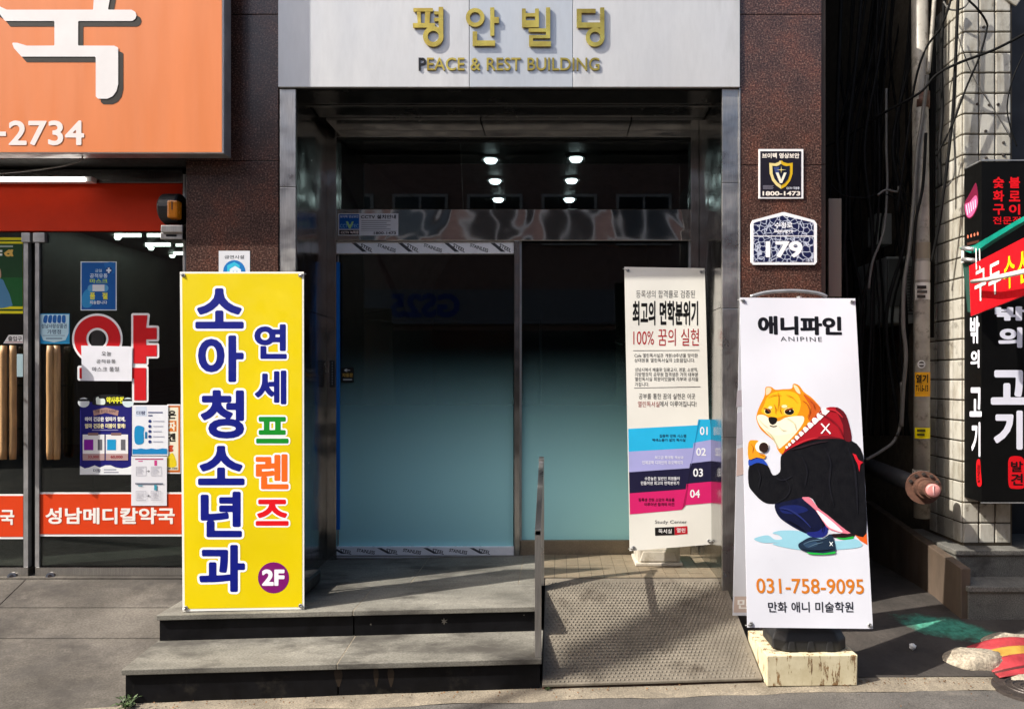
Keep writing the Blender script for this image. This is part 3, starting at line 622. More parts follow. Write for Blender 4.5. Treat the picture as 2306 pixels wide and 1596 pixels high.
for x0, x1, xs0, xs1 in ((-330, 63, 53, 63), (79, 410.5, 79, 88)):
    dr2 = part('glass_door', M().pbox(xs0, 546, xs1, 1276, PD - .012, .03), 'zinc', PH)
    part('glass_pane', M().pbox(x0 if x0 > 0 else x0, 521, (x1 if x0 > 0 else 52), 1275, PD, .01) if x0 < 0 else M().pbox(88.5, 521, 410, 1275, PD, .01), 'glass_p', dr2)
    part('bottom_rail', M().pbox(x0, 1277, x1, 1309, PD - .02, .045), 'steel', dr2, bevel=.003)
    part('hinge_clip', M().pbox(xs0 - 5, 524, xs1 + (4 if x0 < 0 else 12), 545, PD - .022, .04), 'zinc', dr2, bevel=.002)
    lx = 26 if x0 < 0 else 112
    part('floor_lock', M().tube([V(lx, 1297, PD - .035), V(lx, 1297, PD - .015)], .021, 16), 'zinc', dr2); part('floor_lock', M().tube([V(lx, 1297, PD - .042), V(lx, 1297, PD - .03)], .011, 12), 'steel', dr2)
    hx = (8, 29) if x0 < 0 else (113, 128)
    for k, hpx in enumerate(hx):
        dd = PD - .075 if k == 0 else PD - .06
        hm = M(); n_ = 14; P = [V(hpx, 778 + (1034 - 778) * i / n_, dd) + Vector((.002 * mnoise.noise((i * .5, k, x0)), 0, 0)) for i in range(n_ + 1)]
        hm.tube(P, [.019 if 0 < i < n_ else .016 for i in range(n_ + 1)], 12); hnd = part('handle', hm, 'wood', dr2, smooth=True)
        if k == 0:
            for yy in (868, 968): part('handle_bolt', M().tube([V(hpx + 7, yy, PD - .07), V(hpx + 9, yy, PD + .07)], .006, 8), 'black', hnd)
part('dark_gap_strip', M().pbox(63.5, 522, 78.5, 1309, PD + .05, .03), 'joint', PH)  # dark strip standing in for the dark gap between the doors
gp = front(PD)
# the door bands and the big red letter stuck on the glass
for x0, x1, y0, y1 in ((-330, 52, 1112, 1213), (88.5, 409, 1108, 1207)):
    bd = part('door_band', M().pbox(x0, y0, x1, y1, PD - .003, .0025), '#f4f2ef', PH); part('band_field', M().pbox(x0, y0 + 4, x1, y1 - 5, PD - .0045, .001), 'red_band', bd)
    if x0 > 0: txt('성남메디칼약국', (104, 1142, 395, 1179), gp, '#f6efe8', bd, .006, .03)
    else: txt('국', (2, 1147, 34, 1181), gp, '#f6efe8', bd, .006, .03)
YAK = [('o', 220, 763, 52, 25), ('p', [(301, 710), (333, 710), (330, 738), (354, 738), (354, 764), (330, 764), (330, 777), (354, 777), (354, 802), (330, 802), (330, 818), (301, 818)]), ('p', [(180, 828), (330, 828), (330, 901), (303, 901), (303, 852), (180, 852)])]
bl = sheet('window_letter', 'large red adhesive letter with white outline on the pharmacy door glass', 'sticker', (206, 740, 234, 786), front(PD - .001), 'black', .0008)
outline(strokes(YAK, 1.2, 5), lambda x, y: (x, y), gp, '#f5f3f3', bl, .003, name='letter_outline'); outline(strokes(YAK, 1.2), lambda x, y: (x, y), gp, '#d3101c', bl, .0045)
# posters and notes on the door glass
def prints(t, pl, items, off=.0024):
    for i, it in enumerate(items):
        k = it[0]; o_ = off + i * .00008
        if k == 't': txt(it[1], it[2], pl, it[3], t, o_, it[4] if len(it) > 4 else .012, h=.03)
        elif k == 'r': shape(rect(*it[1]), pl, it[2], t, o_)
        elif k == 'p': shape(it[1], pl, it[2], t, o_)
        elif k == 's': shape(it[1], pl, it[2], t, o_, smooth=5)
        elif k == 'c': shape(disc(*it[1]), pl, it[2], t, o_)
t = sheet('poster', 'green and yellow advertising poster cut off at the left door', 'poster', (-60, 535, 52, 706), gp, '#e8dc1c')
prints(t, gp, [('r', (-60, 541, 52, 544), '#0d3d1c'), ('r', (-60, 549, 52, 690), '#0f5a26'), ('r', (-60, 549, 52, 625), '#0c3f1d'), ('r', (-60, 696, 52, 700), '#0d3d1c'), ('s', [(-10, 625), (2, 628), (8, 631), (14, 645), (22, 662), (27, 680), (26, 689), (-10, 689)], '#4d83a8'), ('s', [(-8, 604), (0, 604), (3, 615), (2, 626), (-8, 626)], '#c99a80'),
    ('r', (-20, 553, 30, 557), '#9fb0a2'), ('r', (-20, 563, 6, 568), '#e2e6de'), ('r', (-20, 571, 6, 576), '#e2e6de'), ('t', 'α', (9, 562, 31, 578), '#e0b85a', .06)])
t = sheet('door_label', 'small white slanted entrance label beside the left door handle', 'sticker', [(20, 754), (52, 754), (52, 773), (8, 773)], gp, '#ececea'); prints(t, gp, [('t', '출입구', (19, 757, 50, 768), '#333338', .02), ('r', (12, 770, 52, 771), '#b03040')])
t = sheet('sticker', 'pale blue square sticker behind the left wooden handle', 'sticker', (38, 797, 52, 848), gp, '#9fb9c2')
t = sheet('poster', 'blue mask sold-out notice with white border on door glass', 'poster', (182, 589, 263, 699), gp, '#e9eef2')
prints(t, gp, [('r', (184, 591, 261, 697), '#0b5aa6'), ('s', [(186, 665), (200, 650), (215, 668), (205, 690), (187, 690)], '#2f8fc9'), ('s', [(235, 594), (258, 592), (259, 615), (245, 612)], '#1c6cb8'), ('c', (246, 609, 8), '#0f4a8c'), ('r', (240, 607, 251, 611), '#e6f0f6'), ('r', (243.5, 603, 247.5, 615), '#e6f0f6'),
    ('t', '금일', (215, 606, 230, 613), '#bfe0f2'), ('t', '공적유통', (203, 616, 243, 626), '#d8ecf6'), ('t', '마스크', (203, 628, 243, 638), '#b8e04a', .02), ('c', (206, 649, 8), '#5aa0d0'), ('c', (237, 649, 8), '#5aa0d0'), ('r', (209, 641, 236, 656), '#dfe3e6'), ('t', '품', (203, 659, 215, 674), '#f2ee40', .03), ('t', '절', (231, 659, 243, 674), '#f2ee40', .03), ('t', '죄송합니다', (203, 677, 242, 685), '#e8f2f8', .02)])
t = sheet('sticker', 'light blue merchant sticker with awning emblem by the door stile', 'sticker', (89, 706, 157, 774), gp, '#2f9bd0')
prints(t, gp, [('p', [(91, 708), (156, 708), (155, 750), (148, 766), (122, 771), (98, 766), (91, 750)], '#bfe0ec')] + [('s', [(101 + 10 * i, 711), (108 + 10 * i, 711), (106 + 10.5 * i, 726), (101 + 10.5 * i, 727), (98 + 10.5 * i, 723)], '#1560b0') for i in range(5)] + [('t', '성남사랑상품권', (94, 729, 151, 739), '#23406a', .01), ('t', '가맹점', (107, 742, 138, 752), '#23406a', .01), ('r', (97, 755, 147, 756), '#4a6a90'), ('r', (104, 761, 141, 763), '#4a6488')])
t = sheet('poster', 'navy recommendation poster with two product panels and wavy foot', 'poster', (181, 905, 297, 1068), gp, '#1c1a72')
prints(t, gp, [('s', [(215, 892), (240, 888), (275, 890), (284, 897), (282, 912), (214, 912), (211, 900)], '#16181a'), ('t', '약사추천', (240, 893, 279, 908), '#f0ee3a', .06), ('s', [(217, 905), (217, 896), (222, 893), (225, 897), (236, 898), (236, 910), (219, 910)], '#e8f2e8'), ('c', (189, 906, 13, 20, 11), '#e4e8ea'), ('r', (177, 898, 202, 903), '#1a1c20'), ('c', (289, 906, 13, 20, 11), '#dcecf0'), ('r', (277, 898, 302, 903), '#1a1c20'),
    ('p', [(210, 924), (239, 917), (268, 924), (266, 936), (239, 929), (212, 936)], '#b08a80'), ('t', '더팜 할인의 EVENT', (215, 922, 263, 929), '#33242a'), ('t', '아이 건강은 엄마가 함께,', (192, 938, 283, 949), '#f2f0ee', .05), ('t', '엄마 건강은 더팜이 함께!', (192, 953, 283, 964), '#f0e6b8', .05), ('r', (208, 967, 267, 969), '#8f8bb8'),
    ('r', (187, 978, 236, 1036), '#f0eeee'), ('r', (239, 978, 289, 1036), '#f0eeee'), ('r', (187, 1021, 236, 1036), '#b99a98'), ('r', (239, 1021, 289, 1036), '#b99a98'), ('r', (199, 974, 222, 980), '#8a6a66'), ('r', (251, 974, 274, 980), '#8a6a66'), ('r', (190, 989, 211, 1013), '#8a1fa0'), ('r', (221, 989, 231, 1013), '#6a6a70'), ('r', (242, 989, 262, 1013), '#1a9ad0'), ('r', (273, 989, 283, 1013), '#6a6a70'),
    ('t', '33,000', (199, 1025, 224, 1032), '#a0202c', .02), ('t', '60,000', (250, 1025, 277, 1032), '#a0202c', .02), ('p', [(181, 1048), (192, 1054), (202, 1052), (214, 1047), (226, 1052), (238, 1047), (250, 1047), (262, 1052), (276, 1054), (288, 1052), (297, 1048), (297, 1068), (181, 1068)], '#eef0f2'), ('t', '더팜', (211, 1055, 228, 1063), '#222a4a', .02), ('r', (235, 1056, 263, 1058), '#747a90'), ('r', (235, 1062, 268, 1064), '#747a90')])
t = sheet('poster', 'orange bordered cream poster half hidden behind the yellow banner', 'poster', (377, 910, 407, 1066), gp, '#f2f0ee')
prints(t, gp, [('r', (378, 913, 406, 1063), '#c86a20'), ('r', (378, 917, 402, 1058), '#efe9d2'), ('t', '은', (379, 924, 397, 943), '#2a2622', .05), ('r', (378, 947, 398, 971), '#d8782a'), ('t', '자', (380, 949, 396, 969), '#f4ecd8', .05), ('t', '겐', (379, 975, 396, 994), '#2a2622', .05), ('t', 'g', (379, 1002, 391, 1017), '#c8482a', .06), ('s', [(378, 1030), (390, 1020), (398, 1048), (378, 1050)], '#e8d020'), ('t', 'BK-3200', (379, 1052, 400, 1056), '#2a2622', .02)])
lp = front(PD - .004)
t = sheet('notice', 'white leaflet with blue box and blue wave at its foot', 'notice', (298, 912, 379, 1025), lp, '#eceef4')
prints(t, lp, [('r', (306, 915, 331, 937), '#d2dcec'), ('t', '더팜', (308, 925, 328, 934), '#26305a', .03), ('r', (334, 927, 367, 930), '#5a6488'), ('r', (334, 934, 344, 937), '#5a6488'), ('s', [(305, 961), (324, 961), (324, 975), (323, 997), (305, 997)], '#1a90c8'), ('r', (327, 972, 332, 987), '#1a7ab0'), ('p', [(299, 1010), (308, 1011), (318, 1009), (330, 1011), (342, 1009), (354, 1011), (366, 1009), (377, 1010), (377, 1022), (299, 1022)], '#1a86c4')] + [('c', (338, 948 + 11.5 * i, 3.6, 14), '#2a3a7a') for i in range(5)] + [('r', (345, 947.5 + 11.5 * i, 371 - 3 * (i % 3), 948.6 + 11.5 * i), '#7a80a0') for i in range(5)])
t = sheet('notice', 'white leaflet with pink and grey tables overlapping the red door band', 'notice', (296, 1027, 376, 1138), front(PD - .006), '#e6e6ec'); lp = front(PD - .006)
it = []
for y, c, c2 in ((1032, '#b04068', '#d0408a'), (1087, '#5a6478', '#3a9ab0')):
    it += [('r', (305, y, 368, y + 2.6), c), ('r', (312, y + 5, 322, y + 7), c2), ('r', (348, y + 4, 354, y + 16), c2), ('t', '→', (331, y + 26, 338, y + 31), '#333a44', .03)]
    for bx in (307, 341):
        it += [('r', (bx, y + 18, bx + 23, y + 18.7), '#9a9aa6'), ('r', (bx, y + 38, bx + 23, y + 38.7), '#9a9aa6'), ('r', (bx, y + 18, bx + .7, y + 38), '#9a9aa6'), ('r', (bx + 22.3, y + 18, bx + 23, y + 38), '#9a9aa6')] + [('r', (bx + 2, y + 20.5 + 2.6 * q, bx + 19 - (q * 5) % 7, y + 21.4 + 2.6 * q), '#b4b4be') for q in range(6)]
prints(t, lp, it)
t = sheet('notice', 'plain white paper note taped over the big red letter', 'notice', [(183, 778), (298, 780), (297, 858), (185, 857)], front(PD - .008), '#ececf2', .001); lp = front(PD - .008)
prints(t, lp, [('t', '오늘', (229, 791, 251, 801), '#2c2c34', .005), ('t', '공적유통', (217, 809, 261, 818), '#2c2c34', .005), ('t', '마스크 품절', (208, 826, 268, 836), '#2c2c34', .005)])
# backs of posters facing into the shop
bp_ = front(PD + .02)
t = sheet('poster', 'dim grey poster behind the right door glass, tilted under the letter', 'poster', [(262, 840), (402, 826), (408, 905), (272, 930)], bp_, '#2b2b2c')
prints(t, bp_, [('t', '마그네슘', [(268, 868), (296, 862), (297, 873), (269, 879)], '#101012', .05), ('t', '칼슘', [(343, 850), (372, 845), (373, 858), (344, 864)], '#101012', .05)] + [('p', [(340, 874 + 10 * i), (396 - 7 * (i % 2), 863 + 10 * i), (397 - 7 * (i % 2), 868 + 10 * i), (341, 879 + 10 * i)], '#161618') for i in range(4)])
t = sheet('poster', 'dim grey poster behind the door glass beside the navy poster', 'poster', (118, 1000, 212, 1098), bp_, '#2a2a2a')
prints(t, bp_, [('r', (140, 1001, 212, 1005), '#3a1016'), ('t', '혈관', (140, 1010, 182, 1038), '#0f0f10', .06), ('r', (140, 1043, 182, 1047), '#161617'), ('t', '청소', (140, 1052, 182, 1080), '#0f0f10', .06), ('r', (140, 1086, 190, 1090), '#161617')])
# fascia sign
SD = 4.034
SG = thing('shop_sign', 'large orange illuminated box sign with white characters above the pharmacy', 'sign', (-3.1, SD, 2.74))
part('sign_box', M().box(-5, X(504, SD), SD + .003, SD + .09, Z(346, SD), 4.5), 'zinc', SG, bevel=.003)
part('sign_edge', M().box(-5, X(503, SD), SD - .002, SD + .002, Z(345.5, SD), 4.5), '#f2efe9', SG); part('sign_face', M().box(-5, X(500.5, SD), SD - .005, SD - .0025, Z(343.5, SD), 4.5), 'orange', SG)
sp = front(SD - .005); c_ = .4043
GUK = [('p', [(528, -60), (624, -60), (602, 60), (520, 60)]), ('p', [(-40, 20), (0, 38), (40, 57), (735, 57), (756, 70), (762, 90), (756, 108), (738, 120), (30, 120), (4, 84), (-40, 60)]), ('p', [(305, 110), (437, 110), (437, 262), (305, 262)]), ('p', [(68, 240), (95, 240), (150, 257), (640, 257), (660, 268), (660, 470), (650, 510), (630, 538), (600, 552), (548, 552), (535, 540), (535, 318), (122, 318), (80, 272)])]
lo_ = strokes(GUK, 6)
outline(lo_, lambda x, y: ((x + 27) * c_, (y + 30) * c_), sp, '#2a2622', SG, .001, name='letter_shadow'); outline(lo_, lambda x, y: (x * c_, y * c_), sp, '#e8e4e2', SG, .003)
txt('2734', (20, 272, 190, 328), sp, '#efe4de', SG, .002, .02); shape(rect(-10, 297, 14, 307), sp, '#efe4de', SG, .002, 'lettering')
single('cable', M().tube(spline([V(-20, 392, 4.25), V(60, 385, 4.22), V(140, 374, 4.15), V(180, 362, 4.1), V(186, 350, 4.08)], 6), .004, 6), 'cable_g', 'thin wire sagging below the orange pharmacy sign', 'cable')
# beacon
bc = thing('warning_beacon', 'amber rotating beacon in black housing on a steel bracket by the pharmacy door', 'beacon', V(390, 505, PD - .1))
part('housing', M().tube([V(369, 472, PD - .14), V(374, 472, PD - .14), V(408, 472, PD - .14), V(411, 472, PD - .14)], [.078, .088, .088, .08], 28), 'black', bc, smooth=False)
part('lens', M().pbox(375, 450, 399, 491, PD - .236, .06), 'amber', bc, bevel=.012)
part('lens_rib', M().pbox(386, 454, 388, 472, PD - .238, .004), 'black', bc)
part('bracket', M().pbox(362, 507, 411, 523, PD - .2, .16), 'steel_b', bc, bevel=.004); part('bracket', M().pbox(361, 524, 411, 539, PD - .18, .14), 'steel_b', bc, bevel=.004)
shape(rect(374, 528, 398, 533), front(PD - .18), '#202226', bc, .001)

# ================================================================== STICKERS AND PLATES ON THE PIERS
fp = front(FD)
t = sheet('sticker', 'no-smoking notice sticker with blue house emblem on the left granite pier', 'sticker', (493, 565, 563, 640), fp, 'sticker_w')
prints(t, fp, [('t', '금연시설', (506, 575, 550, 583), '#33363c', .01), ('c', (528, 611, 25), '#1478c0'), ('p', [(512, 598), (528, 590), (540, 597), (540, 625), (512, 625)], '#35c0e0'), ('p', [(518, 606), (530, 599), (543, 607), (543, 628), (518, 628)], '#e8f4fa'), ('c', (526, 612, 1.6, 10), '#35a0d0'), ('c', (534, 612, 1.6, 10), '#35a0d0')])
t = sheet('security_sign', 'black square security plaque with gold shield on the granite pier', 'sign', (1708, 337, 1808, 448), fp, '#f2f2f2', .008); q = front(FD - .008)
def cr(x, y): return (1622.2 + x * .2194, 295 + y * .2194)
def crs(L): return [cr(*p) for p in L]
prints(t, q, [('r', (1712, 341, 1804, 444), '#1d1a26'), ('t', '브이텍 영상보안', (1716, 345, 1800, 357), '#f0e8dc', .04)], .001)
SH = [(500, 330), (560, 335), (600, 320), (605, 308), (635, 308), (642, 320), (690, 335), (742, 328), (740, 440), (715, 515), (670, 570), (622, 597), (570, 560), (530, 510), (505, 440)]
shape(crs(SH[:8][:4] + SH[3:8] + SH[8:11] + [(622, 597)] + SH[12:]), q, '#d8b020', t, .002)
shape(crs([(500, 330), (560, 335), (600, 320), (605, 308), (622, 308), (622, 597), (570, 560), (530, 510), (505, 440)]), q, '#e8d690', t, .0026)
sc = lambda L, k: [(622 + (x - 622) * k, 445 + (y - 445) * k) for x, y in L]
shape(crs(sc(SH, .74)), q, '#141a30', t, .0032); shape(crs([(545, 375), (600, 372), (600, 470), (565, 440)]), q, '#3c4c80', t, .0038)
shape(crs([(565, 430), (595, 430), (622, 500), (650, 430), (678, 430), (632, 538), (608, 538)]), q, '#f0ecd8', t, .0044); shape(crs([(575, 402), (618, 398), (622, 360), (626, 398), (675, 402), (626, 407), (622, 440), (618, 407)]), q, '#e8d690', t, .005)
txt('1800-1473', (1717, 431, 1802, 441), q, '#f0e8dc', t, .002, .035); txt('CCTV 작동중', (1771, 421, 1800, 427), q, '#e0e4f0', t, .002, .02)
for k in range(4): shape(rect(1718, 418 + 2.4 * k, 1742 - 2 * (k % 2), 419 + 2.4 * k), q, '#8a8694', t, .002)
PLT = [(1690, 505), (1694, 497), (1760, 479), (1766, 479), (1832, 497), (1838, 505), (1838, 591), (1833, 597), (1695, 597), (1690, 591)]
pw = [hit(*p, fp) + Vector((0, -.012, 0)) for p in PLT]
t = thing('address_plate', 'navy and white house-shaped address plate numbered 179', 'sign', Vector((1.28, FD, Z(597, FD))))
part('plate', M().prism(pw, Vector((0, -1, 0)), .012), '#f2f4f6', t); q = front(FD - .012)
shape([(1697, 504), (1699, 501), (1763, 485.5), (1830, 501), (1832, 504), (1832, 530), (1697, 530)], q, 'plate', t, .001, 'plate_field'); shape(rect(1697, 533, 1832, 590), q, 'plate', t, .001, 'plate_field')
txt('수정로', (1744, 501, 1785, 514), q, '#f4f6fa', t, .002, .03); txt('Sujeong-ro', (1743, 516, 1786, 526), q, '#f4f6fa', t, .002, .03); txt('179', (1724, 543, 1807, 580), q, '#f8f8fa', t, .002, .035)
txt('수정로 179', (1814, 585, 1830, 589), q, '#d8dce6', t, .0025, .02)
bq = front(KD - .025)
t = sheet('sticker', 'blue and white surveillance notice sticker on the mirror transom beam', 'sticker', (762, 481, 897, 530.5), bq, '#dcdce0')
prints(t, bq, [('r', (764, 483, 809, 516), '#0f57a8'), ('r', (764, 518, 809, 529), '#2a2024'), ('t', '브이텍 영상보안', (766, 485, 808, 491), '#dce6f4', .02), ('t', 'CCTV TEC', (766, 505, 808, 513), '#8fc8ea', .0), ('p', [(779, 499), (784, 499), (788, 508), (793, 499), (797, 499), (790, 515), (786, 515)], '#a8d08a'), ('t', 'CCTV 녹화중', (768, 520, 808, 527), '#f0e0d8', .03), ('t', 'CCTV 설치안내', (813, 484, 892, 493), '#33303a', .03), ('t', '1800-1473', (842, 522, 892, 528), '#33303a', .03), ('r', (813, 520, 894, 520.6), '#77737c')] + [('r', (814, 497 + 4.6 * i, 880 - 9 * (i % 2), 498.4 + 4.6 * i), '#8a868e') for i in range(5)])
dq = front(KD + .02)
t = sheet('sticker', 'small black automatic-door sticker with arrow on the door glass', 'sticker', (769, 828, 797, 861), dq, '#141414'); prints(t, dq, [('t', '←', (775, 830, 789, 837), '#e6e6e2', .02), ('t', '자동문', (771, 840, 795, 849), '#d8a848', .02), ('r', (773, 853, 793, 856), '#b8b8b4')])

# ================================================================== BANNER STANDS
def banner(name, label, corners, Ds, mat, border=None, wave=.0003, back=None):
    TL, TR, BR, BL = corners; a, b, c = V(*BL, Ds[0]), V(*BR, Ds[1]), V(*TL, Ds[2]); pl = plane3(a, b, c); base = Vector(((a.x + b.x) / 2, max(a.y, b.y) + .12, Ds[3]))
    t = thing(name, label, 'banner stand', base); nx, ny = 22, 50; m = M()
    for s_, o_ in ((0, 0), (1, -.004)):
        for j in range(ny + 1):
            for i in range(nx + 1):
                u, v = i / nx, j / ny; px = (TL[0] * (1 - u) + TR[0] * u) * (1 - v) + (BL[0] * (1 - u) + BR[0] * u) * v; py = (TL[1] * (1 - u) + TR[1] * u) * (1 - v) + (BL[1] * (1 - u) + BR[1] * u) * v
                m.v.append(hit(px, py, pl) + pl[1] * (o_ + wave * (math.sin(v * 5 + u * 2) * .6 + math.sin(u * 6.5 - v * 2) * .4) - wave))
    K = (nx + 1) * (ny + 1)
    for j in range(ny):
        for i in range(nx):
            q = j * (nx + 1) + i; m.f.append((q, q + 1, q + nx + 2, q + nx + 1)); q += K; m.f.append((q, q + nx + 1, q + nx + 2, q + 1))
    rim = [i for i in range(nx + 1)] + [j * (nx + 1) + nx for j in range(1, ny + 1)] + [ny * (nx + 1) + i for i in range(nx - 1, -1, -1)] + [j * (nx + 1) for j in range(ny - 1, 0, -1)]
    for p_, q_ in zip(rim, rim[1:] + rim[:1]): m.f.append((p_, q_, q_ + K, p_ + K))
    cl = part('cloth', m, mat, t, smooth=False)
    for (x, y), (sx, sy) in zip(corners, ((1, 1), (-1, 1), (-1, -1), (1, -1))):
        cx, cy = x + 8 * sx, y + 8 * sy; c0 = hit(cx, cy, pl)
        g = part('grommet', M().tube([c0 + pl[1] * .0015, c0 + pl[1] * .005], [.011, .009], 16), 'zinc', t); part('grommet_hole', M().tube([c0 + pl[1] * .005, c0 + pl[1] * .0056], .0055, 12), 'black', g)
        e = hit(x - 2 * sx, y + 3 * sy, pl) - pl[1] * .02; part('hook', M().tube([c0 + pl[1] * .008, (c0 + hit(x, y + 5 * sy, pl)) / 2 + pl[1] * .009, e], .003, 6), 'zinc', t)
    return t, pl
t, pl = banner('banner_stand', 'yellow vertical clinic banner with blue characters standing on the steps', [(405, 612), (684, 612), (685, 1371), (411, 1376)], (3.84, 3.84, 3.92, .29), '#f1efe6')
shape([(410, 616), (680, 616), (680.5, 1366), (416, 1370)], pl, 'yellow', t, .0004, 'printed_field')
for s, bx in (('소', (440, 649, 549, 740)), ('아', (446, 755, 549, 860)), ('청', (452, 878, 550, 987)), ('소', (446, 1003, 551, 1092)), ('년', (452, 1106, 545, 1209)), ('과', (449, 1226, 552, 1332))):
    txt(s, bx, pl, '#00107c', t, .0009, .036, .046, '#f6f6fa', h=.012)
for s, bx, c in (('연', (573, 730, 646, 808), '#00107c'), ('세', (574, 834, 645, 910), '#00107c'), ('프', (577, 938, 650, 998), '#0a8a24'), ('렌', (576, 1022, 650, 1101), '#ef6a1c'), ('즈', (576, 1124, 650, 1183), '#dc0c1a')):
    txt(s, bx, pl, c, t, .0009, .036, .048, '#f6f6fa', h=.012)
shape(disc(616, 1300, 35, 40), pl, '#7a0f68', t, .0009); txt('2F', (590, 1281, 641, 1318), pl, '#f4f0f6', t, .0014, .045)
bx = BASE[t.name]
part('pole', M().tube([bx + Vector((.05, .12, .02)), bx + Vector((.05, .06, .9)), hit(545, 622, pl) + Vector((0, .03, 0))], .012, 8), 'black', t)
part('base', M().box(bx.x - .2, bx.x + .26, bx.y - .01, bx.y + .34, .315, .40), 'black', t, bevel=.02)
part('cross_arm', M().tube([hit(410, 618, pl) + Vector((0, .02, 0)), hit(545, 640, pl) + Vector((0, .05, 0)), hit(679, 618, pl) + Vector((0, .02, 0))], .005, 6), 'black', t)

# ivory study-room banner
t, pl = banner('banner_stand', 'ivory study-room banner leaning in the doorway recess on a cream base', [(1406, 601), (1587, 604), (1604, 1225), (1418, 1240)], (4.50, 4.50, 4.56, .33), 'ivory', wave=.0003)
def c2(a, b, c, d): return (1364 + a * .2194, 571.5 + b * .2194, 1364 + c * .2194, 571.5 + d * .2194)
txt('등록생의 합격률로 검증된', c2(312, 374, 915, 452), pl, '#4c4a48', t, .0006, -.004, h=.018); txt('최고의 면학분위기', c2(275, 482, 948, 735), pl, '#0c0b0b', t, .0006, .034); txt('100% 꿈의 실현', c2(283, 768, 955, 945), pl, '#a8141e', t, .0006, .002, h=.018)
for s, b in (('Cafe 열린독서실은 개원10주년을 맞이한', (295, 1022, 945, 1064)), ('상대원동 열린독서실의 2호점입니다.', (295, 1072, 915, 1114)), ('성남시에서 배출된 임용교사, 경찰, 소방직,', (300, 1168, 945, 1210)), ('지방행정직 공무원 합격생은 거의 대부분', (300, 1216, 948, 1258)), ('열린독서실 회원이었음에 자부와 긍지를', (300, 1264, 950, 1306)), ('가집니다.', (300, 1318, 445, 1360))):
    txt(s, c2(*b), pl, '#33302e', t, .0006, .004, h=.03)
shape([(1426, 789), (1575, 788), (1575, 789.2), (1426, 790.2)], pl, '#44403e', t, .0006); shape([(1428, 873), (1577, 870), (1577, 871.2), (1428, 874.2)], pl, '#44403e', t, .0006)
txt('공부를 통한 꿈의 실현은 이곳', c2(340, 1432, 918, 1490), pl, '#2c2826', t, .0006, .0, h=.02); txt('열린독서실', c2(330, 1512, 552, 1572), pl, '#9c2a22', t, .0006, .0, h=.02); txt('에서 이루어집니다!', c2(556, 1510, 930, 1568), pl, '#2c2826', t, .0006, .0, h=.02)
def c8(L): return [(1143 + a * .4621, 571.5 + b * .4621) for a, b in L]
for L, R, c, dk in (([(588, 852), (926, 834), (907, 945), (590, 963)], [(930, 806), (988, 806), (992, 905), (907, 920)], '#2ab4e4', '#1e90c0'), ([(590, 963), (907, 945), (890, 1043), (592, 1063)], [(907, 920), (992, 905), (995, 1008), (890, 1020)], '#a8a8dc', '#8a8ac4'), ([(592, 1063), (890, 1043), (872, 1146), (594, 1166)], [(890, 1020), (995, 1008), (998, 1108), (872, 1120)], '#1c1a38', '#12102a'), ([(594, 1166), (872, 1146), (850, 1246), (596, 1268)], [(872, 1120), (998, 1108), (1000, 1212), (858, 1224)], '#d6246c', '#a81850')):
    shape(c8(L), pl, c, t, .0006); shape(c8(R), pl, c, t, .0008); shape(c8([R[0], (R[0][0] + 10, R[0][1] + 6), (R[3][0] + 8, R[3][1] + 2), L[2], (L[1][0], L[1][1])]), pl, dk, t, .001)
for s, b in (('01', (937, 842, 975, 882)), ('02', (919, 945, 967, 983)), ('03', (904, 1045, 952, 1085)), ('04', (889, 1148, 937, 1187))): q = c8([(b[0], b[1]), (b[2], b[3])]); txt(s, (*q[0], *q[1]), pl, '#f2f2f6', t, .0014, .02)
for s, b, c in (('집중력 강화 시스템', (740, 877, 870, 896), '#1a2a4a'), ('백색소음기 설치 독서실', (705, 897, 866, 916), '#1a2a4a'), ('최고급 특대형 책상과', (718, 982, 857, 1001), '#f0f0fa'), ('인체공학 디자인의 듀오백의자', (656, 1005, 855, 1027), '#f0f0fa'), ('수준높은 일반인 회원들이', (668, 1083, 838, 1104), '#f4f4f8'), ('만들어낸 최고의 면학분위기', (650, 1105, 835, 1127), '#f4f4f8'), ('등록생 전원 소망의 목표를', (638, 1187, 813, 1208), '#2a0c1c'), ('이루어낸 합격의 터전', (666, 1209, 812, 1230), '#2a0c1c')):
    q = c8([(b[0], b[1] + 2), (b[2], b[3] - 2)]); txt(s, (*q[0], *q[1]), pl, c, t, .0014, .012, h=.03)
q = c8([(718, 1297), (875, 1318)]); txt('Study Center', (*q[0], *q[1]), pl, '#33363c', t, .0006, .0); shape(c8([(718, 1333), (813, 1329), (814, 1369), (719, 1372)]), pl, '#1a1616', t, .0006); shape(c8([(814, 1329), (876, 1325), (877, 1363), (815, 1369)]), pl, '#b81c2a', t, .0006)
q = c8([(735, 1339), (800, 1361)]); txt('독서실', (*q[0], *q[1]), pl, '#f2f0ee', t, .0014, .01); q = c8([(824, 1335), (866, 1356)]); txt('열린', (*q[0], *q[1]), pl, '#f6ecec', t, .0014, .01)
# cream water base of that stand
bb = [V(1430, 1278, 4.60), V(1537, 1278, 4.60)]; x0, x1 = bb[0].x, bb[1].x
bs_ = part('base', M().box(x0 + .012, x1 - .012, 4.60, 4.82, .335, .45), 'cream_base', t, bevel=.022)
part('base_foot', M().box(x0, x1, 4.585, 4.84, .331, .352), 'cream_base', t, bevel=.006); part('base_ridge', M().hexa([(x0 + .03, 4.592, .36), (x1 - .03, 4.592, .36), (x1 - .03, 4.61, .36), (x0 + .03, 4.61, .36)], [(x0 + .05, 4.597, .42), (x1 - .05, 4.597, .42), (x1 - .05, 4.61, .42), (x0 + .05, 4.61, .42)]), 'cream_base', bs_, bevel=.004)
part('pole', M().tube([Vector((.62, 4.72, .44)), Vector((.62, 4.66, 2.1))], .012, 8), 'zinc', t)

